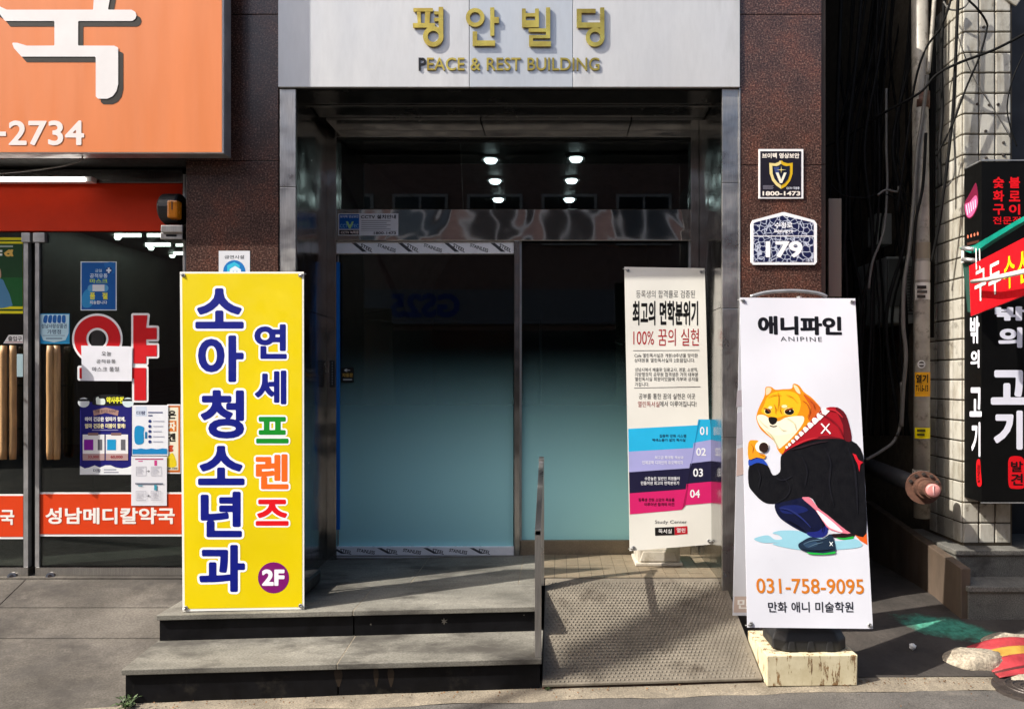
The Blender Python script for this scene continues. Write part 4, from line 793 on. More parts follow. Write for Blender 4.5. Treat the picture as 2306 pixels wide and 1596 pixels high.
# white art-school banner, an A-frame of two cloths
W4 = [(1666, 670), (1926, 672), (1966, 1415), (1683, 1412)]
t, pl = banner('banner_stand', 'white art-school banner with a crouching cartoon dog on a painted block', W4, (3.46, 3.46, 3.72, .2), 'white_cloth', wave=.0003)
txt('애니파인', [(1706, 711), (1895, 713), (1896, 755), (1707, 753)], pl, '#0c0e14', t, .0009, .045, h=.014); txt('ANIPINE', [(1757, 758), (1850, 759), (1851, 769), (1758, 768)], pl, '#30343c', t, .0009, .0, track=.12)
txt('031-758-9095', [(1702, 1301), (1944, 1303), (1946, 1337), (1704, 1335)], pl, '#c8741c', t, .0009, .012, h=.014); txt('만화 애니 미술학원', [(1729, 1354), (1921, 1354), (1922, 1378), (1730, 1378)], pl, '#1a1c26', t, .0009, .014)
dgk = [0]
def dog(pts, c, sm=4):
    dgk[0] += 1; L = [(1686.7 + x * .2771, 829.5 + y * .2771) for x, y in pts]; shape(L, pl, c, t, .0006 + .00006 * dgk[0], 'printed_shape', sm)
dog([(40, 1385), (100, 1360), (160, 1355), (210, 1388), (270, 1383), (240, 1352), (190, 1335), (260, 1315), (400, 1318), (480, 1345), (700, 1400), (850, 1380), (915, 1420), (900, 1450), (760, 1468), (500, 1480), (300, 1455), (190, 1425), (240, 1412), (120, 1415)], '#8fc2d2')
dog([(850, 1340), (955, 1330), (962, 1432), (900, 1395)], '#d85a1e', 0); dog([(650, 1345), (845, 1340), (846, 1368), (780, 1382), (690, 1372)], '#241016'); dog([(712, 1372), (780, 1374), (846, 1362), (844, 1382), (780, 1390), (730, 1384)], '#1ea03a', 3)
dog([(210, 1100), (300, 1040), (480, 1050), (620, 1250), (650, 1285), (600, 1370), (500, 1350), (440, 1330), (330, 1270), (240, 1200)], '#0d1230'); dog([(470, 1332), (560, 1320), (625, 1275), (638, 1335), (590, 1372), (500, 1365)], '#1c2470')
dog([(260, 1120), (400, 1110), (480, 1150), (380, 1180), (270, 1170)], '#16205a')
dog([(430, 1052), (490, 1045), (560, 1125), (700, 1230), (825, 1337), (700, 1322), (630, 1285), (540, 1150)], '#d8788a', 3); dog([(545, 1150), (640, 1212), (762, 1325), (690, 1308), (630, 1270)], '#f4dce2', 3)
dog([(265, 700), (330, 650), (450, 600), (590, 565), (830, 585), (925, 700), (942, 950), (953, 1335), (850, 1345), (760, 1290), (640, 1190), (560, 1130), (490, 1042), (330, 1070), (200, 1098), (110, 1080), (20, 990), (-5, 930), (0, 790), (70, 756), (150, 785), (192, 865), (250, 840), (255, 760)], '#0d0d11', 3)
dog([(0, 735), (60, 720), (120, 742), (152, 788), (110, 772), (60, 766), (0, 790)], '#2446a8', 3)
dog([(265, 702), (300, 640), (400, 540), (500, 430), (590, 335), (690, 312), (770, 350), (812, 450), (832, 585), (760, 572), (600, 570), (450, 600), (330, 652)], '#a01522', 3); dog([(700, 318), (770, 350), (812, 450), (832, 585), (770, 574), (762, 460)], '#5c0e18', 3); dog([(470, 590), (600, 566), (760, 570), (600, 545)], '#6c101c', 3)
dog([(60, 380), (88, 300), (125, 222), (132, 160), (150, 147), (185, 152), (214, 172), (280, 168), (345, 163), (355, 130), (375, 124), (410, 142), (445, 190), (500, 230), (550, 280), (580, 335), (500, 425), (400, 530), (310, 630), (268, 695), (230, 655), (205, 590), (100, 500), (64, 430)], '#e08a12', 3)
dog([(120, 300), (150, 230), (215, 190), (330, 185), (400, 220), (420, 300), (380, 390), (300, 380), (230, 400), (150, 380), (100, 350)], '#f2b41c'); dog([(440, 210), (500, 245), (552, 290), (576, 335), (500, 420), (480, 400), (500, 320)], '#c2561a')
dog([(142, 156), (180, 162), (172, 196), (138, 216)], '#f0c8a0', 3); dog([(360, 135), (395, 150), (418, 205), (385, 190)], '#f0d0a8', 3)
dog([(66, 385), (120, 378), (180, 415), (240, 428), (300, 398), (400, 385), (445, 395), (440, 440), (400, 500), (340, 570), (280, 625), (238, 650), (205, 585), (130, 510), (80, 450)], '#efe6cc'); dog([(150, 520), (220, 545), (330, 530), (370, 520), (300, 600), (240, 645), (205, 585)], '#dfe4c0')
for x, y, a, b in ((150, 347, 25, 21), (324, 350, 38, 26)): dog(disc(x, y, a + 5, 16, b + 5), '#f4d27a', 0); dog(disc(x + 3, y + 1, a, 16, b), '#17100c', 0); dog(disc(x + 8, y - 5, 5, 10, 4), '#f2f2f2', 0)
dog([(112, 325), (140, 322), (176, 348), (172, 356), (140, 334)], '#8a3c10', 2); dog([(284, 352), (330, 322), (356, 322), (350, 332), (318, 338)], '#8a3c10', 2); dog(disc(172, 317, 16, 12, 11), '#fbe7b0', 0); dog(disc(286, 308, 24, 12, 13), '#fbe7b0', 0)
dog([(158, 402), (190, 393), (226, 405), (219, 440), (190, 456), (166, 440)], '#15110f'); dog([(168, 460), (196, 468), (224, 464), (224, 470), (196, 477), (170, 468)], '#15110f', 2)
for i in range(10):
    k = i / 9; w_ = 11 + 19 * k; cx_, cy_ = 306 + 312 * k ** 1.2, 640 - 290 * k ** 1.2
    dog([(cx_ + .70 * (w_ * u) - .71 * (w_ * v * 1.25), cy_ - .71 * (w_ * u) - .70 * (w_ * v * 1.25)) for u, v in ((-.95, -.6), (-.98, 0), (-.75, .55), (-.3, .9), (.3, .9), (.75, .55), (.98, 0), (.95, -.6))], '#f2f0ea', 0)
for s_ in (((580, 450), (590, 445), (664, 525), (655, 534)), ((648, 446), (656, 450), (592, 530), (580, 526))): dog(list(s_), '#f6f2f0', 0)
dog([(-5, 600), (40, 582), (76, 592), (62, 640), (84, 690), (132, 700), (122, 732), (60, 722), (-5, 735)], '#e8961c', 3); dog(disc(104, 636, 55, 18, 50), '#f4efe4', 0); dog(disc(118, 642, 39, 18, 42), '#2a1a16', 0)
dog([(398, 1430), (430, 1402), (500, 1368), (590, 1380), (660, 1345), (690, 1400), (696, 1490), (600, 1500), (500, 1496), (420, 1470)], '#1c2c40'); dog([(440, 1420), (520, 1395), (560, 1430), (480, 1455)], '#2e4660'); dog([(470, 1490), (600, 1500), (695, 1484), (693, 1502), (600, 1511), (500, 1508)], '#20b040', 2)
dog([(840, 690), (868, 700), (888, 742), (925, 762), (902, 780), (894, 840), (880, 775), (862, 742)], '#c81c2c', 0)
def line(P, w, c):
    L = [Vector((x, y, 0)) for x, y in P]; L = spline(L, 5); a_ = []; b_ = []
    for i, p in enumerate(L):
        d = (L[min(i + 1, len(L) - 1)] - L[max(i - 1, 0)]).normalized(); k = w * (.25 + .75 * math.sin(math.pi * (i + .3) / (len(L) - .4))) / 2
        a_.append((p.x - d.y * k, p.y + d.x * k)); b_.append((p.x + d.y * k, p.y - d.x * k))
    dog(a_ + b_[::-1], c, 0)
for P, w, c in (([(195, 868), (250, 905), (300, 900), (350, 870)], 12, '#1a1a21'), ([(250, 850), (330, 960), (300, 1040), (215, 1092)], 9, '#18181e'), ([(330, 660), (420, 640), (520, 610), (640, 590)], 14, '#2a1a20'), ([(600, 620), (660, 760), (650, 940), (690, 1120)], 16, '#15151b'), ([(800, 640), (850, 780), (870, 960), (880, 1180)], 18, '#16161c'), ([(430, 720), (470, 830), (450, 960)], 12, '#15151b'), ([(60, 800), (90, 880), (70, 980)], 10, '#18181e'),
    ([(232, 190), (240, 240), (236, 300), (226, 345)], 7, '#c47a14'), ([(200, 290), (215, 330), (210, 370)], 6, '#b86a14'), ([(258, 300), (250, 335), (262, 370)], 6, '#b86a14'), ([(150, 235), (200, 215), (260, 218)], 6, '#d68a14'), ([(300, 215), (350, 235), (390, 280)], 6, '#d68a14'), ([(430, 260), (470, 290), (490, 350), (470, 400)], 9, '#b4561a'), ([(490, 260), (520, 290), (530, 330)], 8, '#a04414'),
    ([(130, 500), (180, 545), (210, 600), (238, 648)], 9, '#c9b98c'), ([(300, 400), (360, 440), (380, 500)], 8, '#ddd0a8'), ([(240, 470), (270, 500), (300, 500)], 6, '#cfc7a4'), ([(75, 410), (110, 450), (150, 480)], 7, '#d8cba4'), ([(10, 610), (30, 640), (26, 690)], 6, '#b86a14'), ([(80, 695), (110, 706), (128, 715)], 5, '#b86a14'),
    ([(240, 1130), (330, 1150), (420, 1210), (500, 1290)], 14, '#232c66'), ([(300, 1230), (380, 1270), (450, 1320)], 10, '#060818'), ([(560, 1200), (600, 1260), (590, 1330)], 10, '#060818'), ([(440, 1425), (500, 1400), (570, 1390), (640, 1370)], 7, '#5a7488'), ([(480, 1450), (540, 1425), (600, 1410)], 6, '#5a7488'), ([(420, 1462), (520, 1478), (640, 1472), (690, 1455)], 6, '#0c141e'), ([(650, 1405), (678, 1440)], 7, '#e8eef0'), ([(678, 1405), (652, 1440)], 7, '#e8eef0'),
    ([(560, 360), (640, 400), (720, 470), (760, 560)], 14, '#7c101c'), ([(620, 330), (700, 345), (760, 400)], 12, '#c02a34'), ([(340, 640), (450, 585), (560, 560)], 12, '#c02a34')): line(P, w, c)
# second cloth, base, pole, top bar
P4 = [(1667, 676), (1924, 677), (1934, 1388), (1650, 1385)]
pl2 = plane3(V(*P4[3], 3.95), V(*P4[2], 3.95), V(*P4[0], 3.78)); m = M().prism([hit(*p, pl2) for p in P4], pl2[1], .004); part('cloth', m, 'white_cloth', t)
shape([(1654, 1342), (1690, 1342), (1690, 1378), (1652, 1378)], pl2, '#c8b4aa', t, .0006); txt('만화', [(1661, 1348), (1720, 1348), (1720, 1370), (1660, 1370)], pl2, '#f0ece8', t, .0009, .03)
for y0, y1, c in ((870, 905, '#b8b0b8'), (1000, 1060, '#d0b8b0'), (920, 990, '#c8c4d0')): shape([(1660, y0 + 10), (1700, y0), (1700, y1), (1658, y1 + 12)], pl2, c, t, .0006)
part('top_bar', M().tube(spline([V(1690, 668, 3.75), V(1730, 658, 3.75), V(1790, 655, 3.75), V(1840, 660, 3.75), V(1862, 668, 3.75)], 5), .009, 8), 'zinc', t, smooth=True)
part('pole', M().tube([V(1800, 1430, 3.62), V(1800, 668, 3.75)], .014, 8), 'zinc', t)
bz = .208; oct_ = [(1.02, 3.53), (1.07, 3.49), (1.32, 3.49), (1.37, 3.53), (1.37, 3.70), (1.32, 3.75), (1.07, 3.75), (1.02, 3.70)]
m = M(); rings = [(bz, 1.0), (bz + .05, 1.0), (bz + .085, .9), (bz + .11, .72)]
for z, k in rings:
    for x, y in oct_: m.v.append(Vector((1.195 + (x - 1.195) * k, 3.62 + (y - 3.62) * k, z)))
for i in range(3):
    for j in range(8): m.f.append((i * 8 + j, i * 8 + (j + 1) % 8, i * 8 + 8 + (j + 1) % 8, i * 8 + 8 + j))
m.f += [tuple(range(7, -1, -1)), tuple(range(24, 32))]
wb = part('base', m, 'rubber', t, bevel=.008)
for x in (1.10, 1.19, 1.28): part('base_rib', M().hexa([(x - .02, 3.484, bz + .004), (x + .02, 3.484, bz + .004), (x + .02, 3.50, bz + .004), (x - .02, 3.50, bz + .004)], [(x - .012, 3.486, bz + .05), (x + .012, 3.486, bz + .05), (x + .012, 3.50, bz + .05), (x - .012, 3.50, bz + .05)]), 'rubber', wb, bevel=.004)
single('painted_block', M().hexa([(.972, 3.45, zr(1) + .008), (1.392, 3.45, zr(1.4) + .004), (1.392, 3.80, zr(1.4) + .004), (.972, 3.80, zr(1) + .008)], [(.972, 3.45, .204), (1.395, 3.45, .207), (1.395, 3.80, .206), (.972, 3.80, .203)]), 'worn', 'cream block with peeling paint under the white banner base', 'block', bevel=.004)

# ================================================================== THE TILED BUILDING ON THE RIGHT
TB = thing('tiled_building', 'building corner pier clad in dirty off-white glazed tiles', 'building', (2.55, 4.4, .1))
TX, TD = 2.40, 4.40
pier = part('wall', M().box(TX + .008, 2.70, TD + .008, 9, .0, 9), 'grout', TB)
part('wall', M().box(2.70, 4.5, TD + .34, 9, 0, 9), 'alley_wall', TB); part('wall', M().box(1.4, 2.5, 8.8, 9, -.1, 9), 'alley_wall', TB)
tm = M().box(-.0438, .0438, -.014, 0, -.0568, .0568).mesh('tile', None, False, .006); tm.materials.append(MT['tile'])
def tile(p, rz, ry=0):
    o = bpy.data.objects.new('tile', tm); COL.objects.link(o); o.parent = pier; o.location = Vector(p) - BASE[pier.name]
    o.rotation_euler = (rad(random.uniform(-.5, .5)), ry + rad(random.uniform(-.35, .35)), rz + rad(random.uniform(-.6, .6)))
pitch, prow = .0955, .1215
for r in range(27):
    z = .515 + prow * (r + .5)
    for c in range(3): tile((TX + .0035 + pitch * (c + .5), TD + .010, z), 0)
    for c in range(4): tile((TX + .010, TD + .004 + pitch * (c + .5), z), -math.pi / 2)
    if z > 2.72: tile((2.765, TD + .342, z), 0)
for p, a in (((2.63, TD - .004, 3.83), .6), ((2.71, TD - .004, 3.77), .6), ((2.69, TD - .004, 3.93), .6)): tile(p, 0, a)
for px, py in ((2215, 62), (2227, 237), (2247, 236), (2200, 235), (2219, 296), (2259, 322), (2259, 350), (2220, 356)):
    part('wall_plug', M().tube([V(px, py, TD + .002), V(px, py, TD - .008)], [.011, .007], 10), 'iron', pier)
SS = thing('side_steps', 'two speckled grey granite steps at the foot of the tiled pier', 'steps', (3, 4.2, .1))
part('tread', M().box(2.30, 4.4, 4.285, 4.9, .47, .50), 'gran_grey', SS, bevel=.005); part('riser', M().box(2.31, 4.4, 4.30, 4.9, .05, .469), 'gran_grey', SS)
part('tread', M().box(2.262, 4.4, 4.085, 4.32, .315, .345), 'gran_grey', SS, bevel=.005); part('riser', M().box(2.272, 4.4, 4.10, 4.30, .0, .314), 'gran_grey', SS)
single('alley_wall', M().hexa([(2.235, 4.11, 0), (2.29, 4.11, 0), (2.29, 5.4, 0), (2.235, 5.4, 0)], [(2.235, 4.11, .44), (2.29, 4.11, .44), (2.29, 5.4, .60), (2.235, 5.4, .60)]), 'brown', 'low stained brown slab wall running back into the alley', 'wall', bevel=.006)

RS = thing('restaurant_sign', 'tall black box sign with red and white lettering on the tiled pier', 'sign', (2.8, 4.3, .8))
RD, RXl = 4.22, 2.411
part('sign_box', M().box(RXl, 3.3, RD, TD - .002, Z(1130, RD), Z(363, RD)), 'black_sign', RS, bevel=.003)
part('sign_trim', M().box(RXl - .003, 3.3, RD - .003, RD + .003, Z(363, RD) + .001, Z(363, RD) + .008), 'zinc', RS); part('sign_trim', M().box(RXl - .003, RXl + .003, RD + .004, TD - .003, Z(363, RD) + .001, Z(363, RD) + .008), 'zinc', RS); part('sign_trim', M().box(RXl - .002, 3.3, RD - .002, RD + .004, Z(1130, RD) - .007, Z(1130, RD) - .001), 'zinc', RS)
q = front(RD)
for s, b in (('숯', (2236, 399, 2261, 424)), ('불', (2272, 399, 2297, 424)), ('화', (2236, 429, 2261, 454)), ('로', (2272, 430, 2297, 454)), ('구', (2236, 460, 2262, 484)), ('이', (2272, 460, 2297, 484)), ('전문점', (2236, 488, 2298, 505))):
    txt(s, b, q, '#e0101c', RS, .001, .03 if len(s) == 1 else .012)
for s, b in (('밖', (2240, 690, 2312, 722)), ('의', (2248, 737, 2302, 783)), ('고', (2231, 833, 2312, 911)), ('기', (2238, 924, 2303, 1012))): txt(s, b, q, '#e6e6f2', RS, .001, .05, h=.014)
shape([(2273, 1030), (2296, 1027), (2306, 1036), (2309, 1060), (2312, 1085), (2306, 1098), (2284, 1100), (2272, 1094), (2270, 1060)], q, '#d8101c', RS, .001, smooth=4); txt('발', (2276, 1038, 2303, 1062), q, '#0c0a0c', RS, .002, .02); txt('견', (2276, 1066, 2303, 1092), q, '#0c0a0c', RS, .002, .02)
q = (Vector((RXl, 0, 0)), Vector((-1, 0, 0)))
for s, b in (('밖', (2185, 712, 2206, 773)), ('의', (2186, 788, 2206, 828)), ('고', (2184, 872, 2211, 938)), ('기', (2188, 950, 2208, 1028))): txt(s, b, q, '#e6e6f2', RS, .001, .035)
shape([(2200, 1037), (2207, 1035), (2209, 1060), (2211, 1090), (2204, 1095), (2200, 1085), (2199, 1060)], q, '#c8141c', RS, .001, smooth=4); txt('발견', [(2202, 1044), (2207, 1044), (2208, 1086), (2202, 1086)], q, '#2a0a0c', RS, .002, .02)
shape([(2172, 458), (2182, 440), (2190, 425), (2198, 412), (2202, 430), (2203, 460), (2196, 480), (2186, 492), (2177, 488), (2173, 475)], q, '#6a1634', RS, .001, smooth=4); shape([(2173, 462), (2184, 455), (2198, 440), (2202, 456), (2196, 476), (2186, 489), (2178, 486)], q, '#c85a8a', RS, .0016, smooth=4)
for i in range(5): shape([(2176 + 5 * i, 462 - 3 * i), (2177.5 + 5 * i, 461 - 3 * i), (2181 + 4.4 * i, 484 - 4 * i), (2179 + 4.4 * i, 484 - 4 * i)], q, '#f0c8dc', RS, .0022)
for i in range(4): shape(disc(2180 + 7.4 * i, 533 - 2.2 * i, 1.8, 10, 4.2), q, '#d8765a', RS, .001)
shape([(2178, 547), (2205, 540), (2205, 546), (2178, 553)], q, '#4a2a20', RS, .001)

pr_ = plane3(V(2182, 599, 4.1), V(2306, 535, 3.2), V(2185, 712, 4.1))
RB = [(2182, 599), (2380, 497), (2380, 636), (2186, 712)]; W = [hit(*p, pr_) for p in RB]
t = thing('repair_sign', 'red shoe-repair board with white and yellow lettering at right edge', 'sign', (W[2] + W[3]) / 2)
part('board', M().prism(W, pr_[1], .012), '#d01420', t, bevel=.001)
for s, b, c in (('구', [(2195, 613), (2220, 601), (2222, 671), (2196, 684)], '#f2eee8'), ('두', [(2226, 598), (2254, 584), (2256, 656), (2227, 670)], '#f2eee8'), ('수', [(2260, 583), (2286, 570), (2288, 643), (2261, 656)], '#f0e414'), ('선', [(2292, 567), (2322, 552), (2324, 628), (2293, 642)], '#f0e414')):
    txt(s, [(x + 1, y + 1) for x, y in b], pr_, '#5a0c10', t, .0006, .012, name='letter_shadow'); txt(s, b, pr_, c, t, .0012, .015)
for a in ((2198, 560), (2206, 560)): part('tie', M().tube([V(a[0], a[1], 4.0), hit(a[0] + 3, 607, pr_) + pr_[1] * .004], .003, 6), 'white_pipe', t)
AW = thing('awning_frame', 'green tarpaulin awning edge on white pipes over the shoe-repair board', 'awning', hit(2190, 600, pr_))
pa = (pr_[0] - pr_[1] * .06, pr_[1])
part('tarpaulin', letters(M(), [[[(2172, 557), (2190, 556), (2208, 551), (2250, 527), (2306, 495), (2380, 455), (2380, 468), (2306, 506), (2250, 540), (2212, 565), (2202, 570), (2190, 566)]]], lambda x, y: (x, y), pa, .0, .03), 'awning', AW)
part('pipe', M().tube([hit(2214, 633, pr_) + pr_[1] * .05, hit(2260, 627, pr_) + pr_[1] * .06, hit(2360, 606, pr_) + pr_[1] * .06], .011, 10), 'white_pipe', AW, smooth=True)
for y in (565, 590): part('pipe', M().tube([V(2167, y - 6, 4.16), V(2200, y - 3, 4.10)], .013, 10), 'zinc', AW, smooth=True)
part('pipe', M().tube([V(2169, 556, 4.16), V(2168, 592, 4.16)], .009, 8), 'white_pipe', AW)
part('net', M().prism([V(2170, 592, 4.17), V(2184, 598, 4.15), V(2190, 705, 4.15), V(2181, 702, 4.17)], Vector((0, -1, 0)), .01), 'net', AW)

# ------------------------------------------------------------------ alley: pipes, cables, units
def wrap(cx, D, r, y0, y1, a0, a1, mat, parent, name='sticker'):
    m = M(); n_ = 10; X0 = X(cx, D)
    for k in range(n_ + 1):
        a = rad(a0 + (a1 - a0) * k / n_)
        for y in (y0, y1): m.v.append(Vector((X0 + r * math.sin(a), D - r * math.cos(a), Z(y, D))))
    for k in range(n_): m.f.append((2 * k, 2 * k + 2, 2 * k + 3, 2 * k + 1))
    return part(name, m, mat, parent, smooth=True)
DP = thing('drain_pipe', 'tall weathered grey plastic downpipe with stuck labels beside the tiled pier', 'pipe', V(2072, 1160, 4.55))
part('pipe', M().tube([V(2076, 1165, 4.55), V(2075, 600, 4.55), V(2072, 200, 4.55), V(2070, -160, 4.55)], .047, 20), 'pvc', DP, smooth=True)
for y in (228, 1075): part('pipe_collar', M().tube([V(2074, y + 18, 4.55), V(2074, y - 18, 4.55)], .0505, 20), 'rust' if y < 400 else 'pvc', DP, smooth=True)
for y0, y1, c in ((548, 584, '#8a7f6e'), (590, 632, '#b4aea4'), (638, 676, '#d6d2ca'), (838, 892, '#d89a1a'), (962, 986, '#e6d200')): wrap(2075, 4.55, .0485, y0, y1, -75, 60, c, DP)
q = front(4.4985)
for s, b, c in (('열기', (2062, 843, 2090, 862), '#1a1408'), ('7115-13', (2062, 867, 2090, 881), '#1a1408')): txt(s, b, q, c, DP, .001, .03)
for y0, y1, x1, c_ in ((643, 650, 2086, '#2a2826'), (654, 660, 2088, '#4a4642'), (664, 671, 2084, '#3a3632'), (966, 972, 2084, '#4a4410'), (976, 981, 2082, '#4a4410')): shape(rect(2065, y0, x1, y1), q, c_, DP, .001)
shape(disc(2075, 820, 9, 18), q, '#c8c8c4', DP, .0005); shape(disc(2075, 820, 6.5, 18), q, '#55524c', DP, .001); shape(rect(2069, 818.5, 2081, 821.5), q, '#c8c8c4', DP, .0015)
GP = thing('gas_pipe', 'dark pipe with rusty flange and pink screw cap sticking out of the alley', 'pipe', V(2090, 1120, 4.4))
a, b, c = V(1935, 1040, 5.3), V(2078, 1097, 4.40), V(2102, 1104, 4.16); d_ = (c - b).normalized()
part('pipe', M().tube([a, b], .055, 16), 'pvc_d', GP, smooth=True); part('flange', M().tube([b - d_ * .004, b + d_ * .022], .098, 24), 'rust', GP); part('pipe_end', M().tube([b + d_ * .02, b + d_ * .1, b + d_ * .1, c - d_ * .02], [.062, .06, .05, .047], 20), 'rust', GP, smooth=False)
cp = part('screw_cap', M().tube([c - d_ * .02, c, c + d_ * .004], [.037, .037, .030], 20), 'pink', GP); part('cap_slot', M().tube([c + d_ * .004 + Vector((0, 0, .026)), c + d_ * .004 - Vector((0, 0, .026))], .004, 6), '#f2c4c0', cp)
for i in range(5):
    an = math.pi * (.15 + i * .175); u = d_.cross(Vector((0, 0, 1))).normalized(); v = u.cross(d_); part('flange_bolt', M().tube([b + d_ * .02 + (u * math.cos(an) + v * math.sin(an)) * .08, b + d_ * .034 + (u * math.cos(an) + v * math.sin(an)) * .08], .011, 6), 'iron', GP)
AC = thing('air_conditioner', 'grimy outdoor air conditioner unit hung in the dark alley', 'air conditioner', V(2025, 728, 5.0))
part('case', M().box(X(1996, 5), X(2060, 5), 5.0, 5.5, Z(728, 5), Z(577, 5)), 'ac', AC, bevel=.012)
for i in range(16): part('grille_slat', M().pbox(2044, 600 + 7 * i, 2059, 603 + 7 * i, 4.992, .01), 'ac_d', AC)
part('fan_panel', M().pbox(1999, 582, 2038, 690, 4.985, .02), 'ac_d', AC, bevel=.006)
single('meter_box', M().pbox(1974, 480, 2009, 550, 5.1, .15), 'ac', 'small grey utility box above the air conditioner in the alley', 'box', bevel=.008)
single('wooden_board', M().pbox(1866, 447, 1895, 668, 4.32, .02), 'plank', 'narrow beige board standing in the alley beside the granite pier', 'board', bevel=.002)
def cable(pts, r, mat, label, group=None, D=None):
    P = [V(*p) if len(p) == 3 else V(*p, D) for p in pts]; single('cable', M().tube(spline(P, 7), r, 7), mat, label, 'cable', group, smooth=True)
cable([(2320, 70, 4.2), (2240, 112, 4.25), (2160, 142, 4.3), (2110, 168, 4.38), (2070, 210, 4.45), (1990, 255, 4.6), (1920, 300, 4.8), (1860, 330, 4.9)], .008, 'cable', 'thick black cable crossing the tiles and running left into the alley')
cable([(2180, 0, 4.3), (2205, 25, 4.3), (2222, 52, 4.34), (2221, 72, 4.34), (2205, 130, 4.32), (2175, 200, 4.32), (2145, 280, 4.33), (2108, 352, 4.4)], .006, 'cable', 'black cable bent over a wall plug on the white tiles')
cable([(2158, -20, 4.33), (2152, 130, 4.33), (2146, 250, 4.34), (2138, 330, 4.34), (2124, 440, 4.36), (2112, 520, 4.4), (2098, 590, 4.45)], .009, 'cable', 'heavy black cable hanging down the tile corner past the black sign')
cable([(2150, 60, 4.36), (2190, 170, 4.36), (2240, 250, 4.36), (2275, 310, 4.38)], .003, 'cable_g', 'thin grey wire crossing the upper tiles downwards to the right')
cable([(2147, 290, 4.36), (2150, 350, 4.35), (2148, 395, 4.35), (2135, 418, 4.36), (2122, 422, 4.38)], .004, 'cable_g', 'thin pale cable looping off the tile corner left of the black sign')
cable([(2104, 0, 4.5), (2098, 80, 4.5), (2090, 165, 4.5)], .012, 'pvc', 'white plastic conduit above the alley beside the downpipe')
cable([(2088, 170, 4.5), (2078, 262, 4.5), (2066, 340, 4.5), (2058, 450, 4.5), (2048, 560, 4.5), (2036, 640, 4.5), (2034, 730, 4.5), (2040, 800, 4.5), (2034, 880, 4.52), (2030, 960, 4.55)], .012, 'cable_g', 'pale grey cable running down the left side of the downpipe')
cable([(2085, 300, 4.49), (2078, 420, 4.48), (2062, 500, 4.48), (2056, 600, 4.48), (2050, 700, 4.5)], .009, 'cable', 'black cable crossing in front of the pale downpipe')
cable([(1950, 1035, 4.6), (1985, 1015, 4.6), (2015, 990, 4.6), (2030, 940, 4.6), (2030, 860, 4.6)], .010, 'cable_g', 'grey cable curving up behind the white banner towards the downpipe')
for i in range(30):
    x = 1890 + 160 * random.random(); d0 = random.uniform(4.6, 5.6); s = random.uniform(-50, 30); r_ = random.uniform(.005, .013); wh_ = 'near the granite pier' if x < 1943 else 'midway between pier and downpipe' if x < 1996 else 'close to the downpipe'
    cable([(x + 45 + s, -60, d0), (x + 20 + s * .6, 130, d0), (x + random.uniform(-25, 25), 330, d0), (x - 10 + random.uniform(-25, 25), 520, d0), (x - 15 + random.uniform(-30, 30), 720, d0), (x - 10 + random.uniform(-25, 25), 980, d0)], r_, 'cable', ('thin' if r_ < .009 else 'thick') + ' dark cable hanging in the alley ' + wh_, ('thin' if r_ < .009 else 'thick') + ' alley cables ' + wh_)
cable([(1996, 200, 4.65), (1996, 330, 4.65), (1998, 420, 4.65), (1990, 520, 4.6), (1965, 590, 4.6), (1956, 650, 4.6)], .008, 'cable_g', 'grey cable with white tape bend hanging left of the air conditioner')
cable([(1976, 440, 4.55), (1995, 428, 4.55), (2020, 432, 4.55), (2024, 420, 4.55)], .007, 'cable_g', 'short pale cable loop tied across the alley cables')
cable([(1870, 415, 4.5), (1900, 440, 4.5), (1950, 445, 4.55), (1990, 436, 4.6), (2060, 470, 4.6)], .004, 'cable', 'thin dark wire sagging from the granite pier to the downpipe')
cable([(2128, -20, 4.42), (2120, 120, 4.42), (2122, 250, 4.44), (2116, 330, 4.42), (2118, 420, 4.42)], .010, 'cable', 'black cable hugging the left edge of the tiles beside the conduits')
cable([(2145, -10, 4.35), (2120, 60, 4.38), (2085, 110, 4.45), (2060, 190, 4.48), (2040, 330, 4.5), (2020, 480, 4.55)], .007, 'cable', 'black cable slanting from the tile corner across the downpipe')
cable([(2190, -10, 4.34), (2170, 18, 4.34), (2140, 22, 4.36), (2125, 5, 4.38)], .005, 'cable_g', 'coiled wire end at the very top of the tile corner')
cable([(2306, 120, 4.36), (2280, 180, 4.36), (2268, 240, 4.36), (2276, 290, 4.36), (2290, 330, 4.36)], .004, 'cable', 'thin black wire curling down the right side of the tiled pier')
for sx in (2098, 2104): single('cable', M().tube([V(sx, -60, 4.62), V(sx - 2, 300, 4.62), V(sx - 6, 760, 4.62)], .014, 8), 'cable', 'straight black conduit between the downpipe and the tiled pier', 'cable', 'black conduits beside the downpipe', smooth=True)

# ------------------------------------------------------------------ stones, tarpaulin, manhole, small things
def stone(px, py, D, rx, ry, rz_, seed, label):
    c = V(px, py, D); m = M(); nu, nv = 28, 18
    for j in range(nv + 1):
        th = math.pi * j / nv
        for i in range(nu):
            ph = 2 * math.pi * i / nu; d = Vector((math.sin(th) * math.cos(ph), math.sin(th) * math.sin(ph), math.cos(th)))
            k = 1 + .16 * mnoise.noise(d * 1.7 + Vector((seed, 0, 0))) + .07 * mnoise.noise(d * 5 + Vector((seed, 3, 0))); m.v.append(c + Vector((d.x * rx * k, d.y * ry * k, d.z * rz_ * k)))
    for j in range(nv):
        for i in range(nu): a = j * nu + i; b = j * nu + (i + 1) % nu; m.f.append((a, b, b + nu, a + nu))
    single('stone', m, 'rock', label, 'stone', smooth=True)
stone(2196, 1490, 3.68, .155, .10, .066, 2, 'pale rough stone under the left end of the red tarpaulin')
stone(2290, 1462, 3.86, .21, .12, .075, 5, 'pale stone behind the top edge of the red tarpaulin')
stone(2300, 1530, 3.52, .10, .07, .035, 9, 'small pale stone below the red tarpaulin by the manhole')
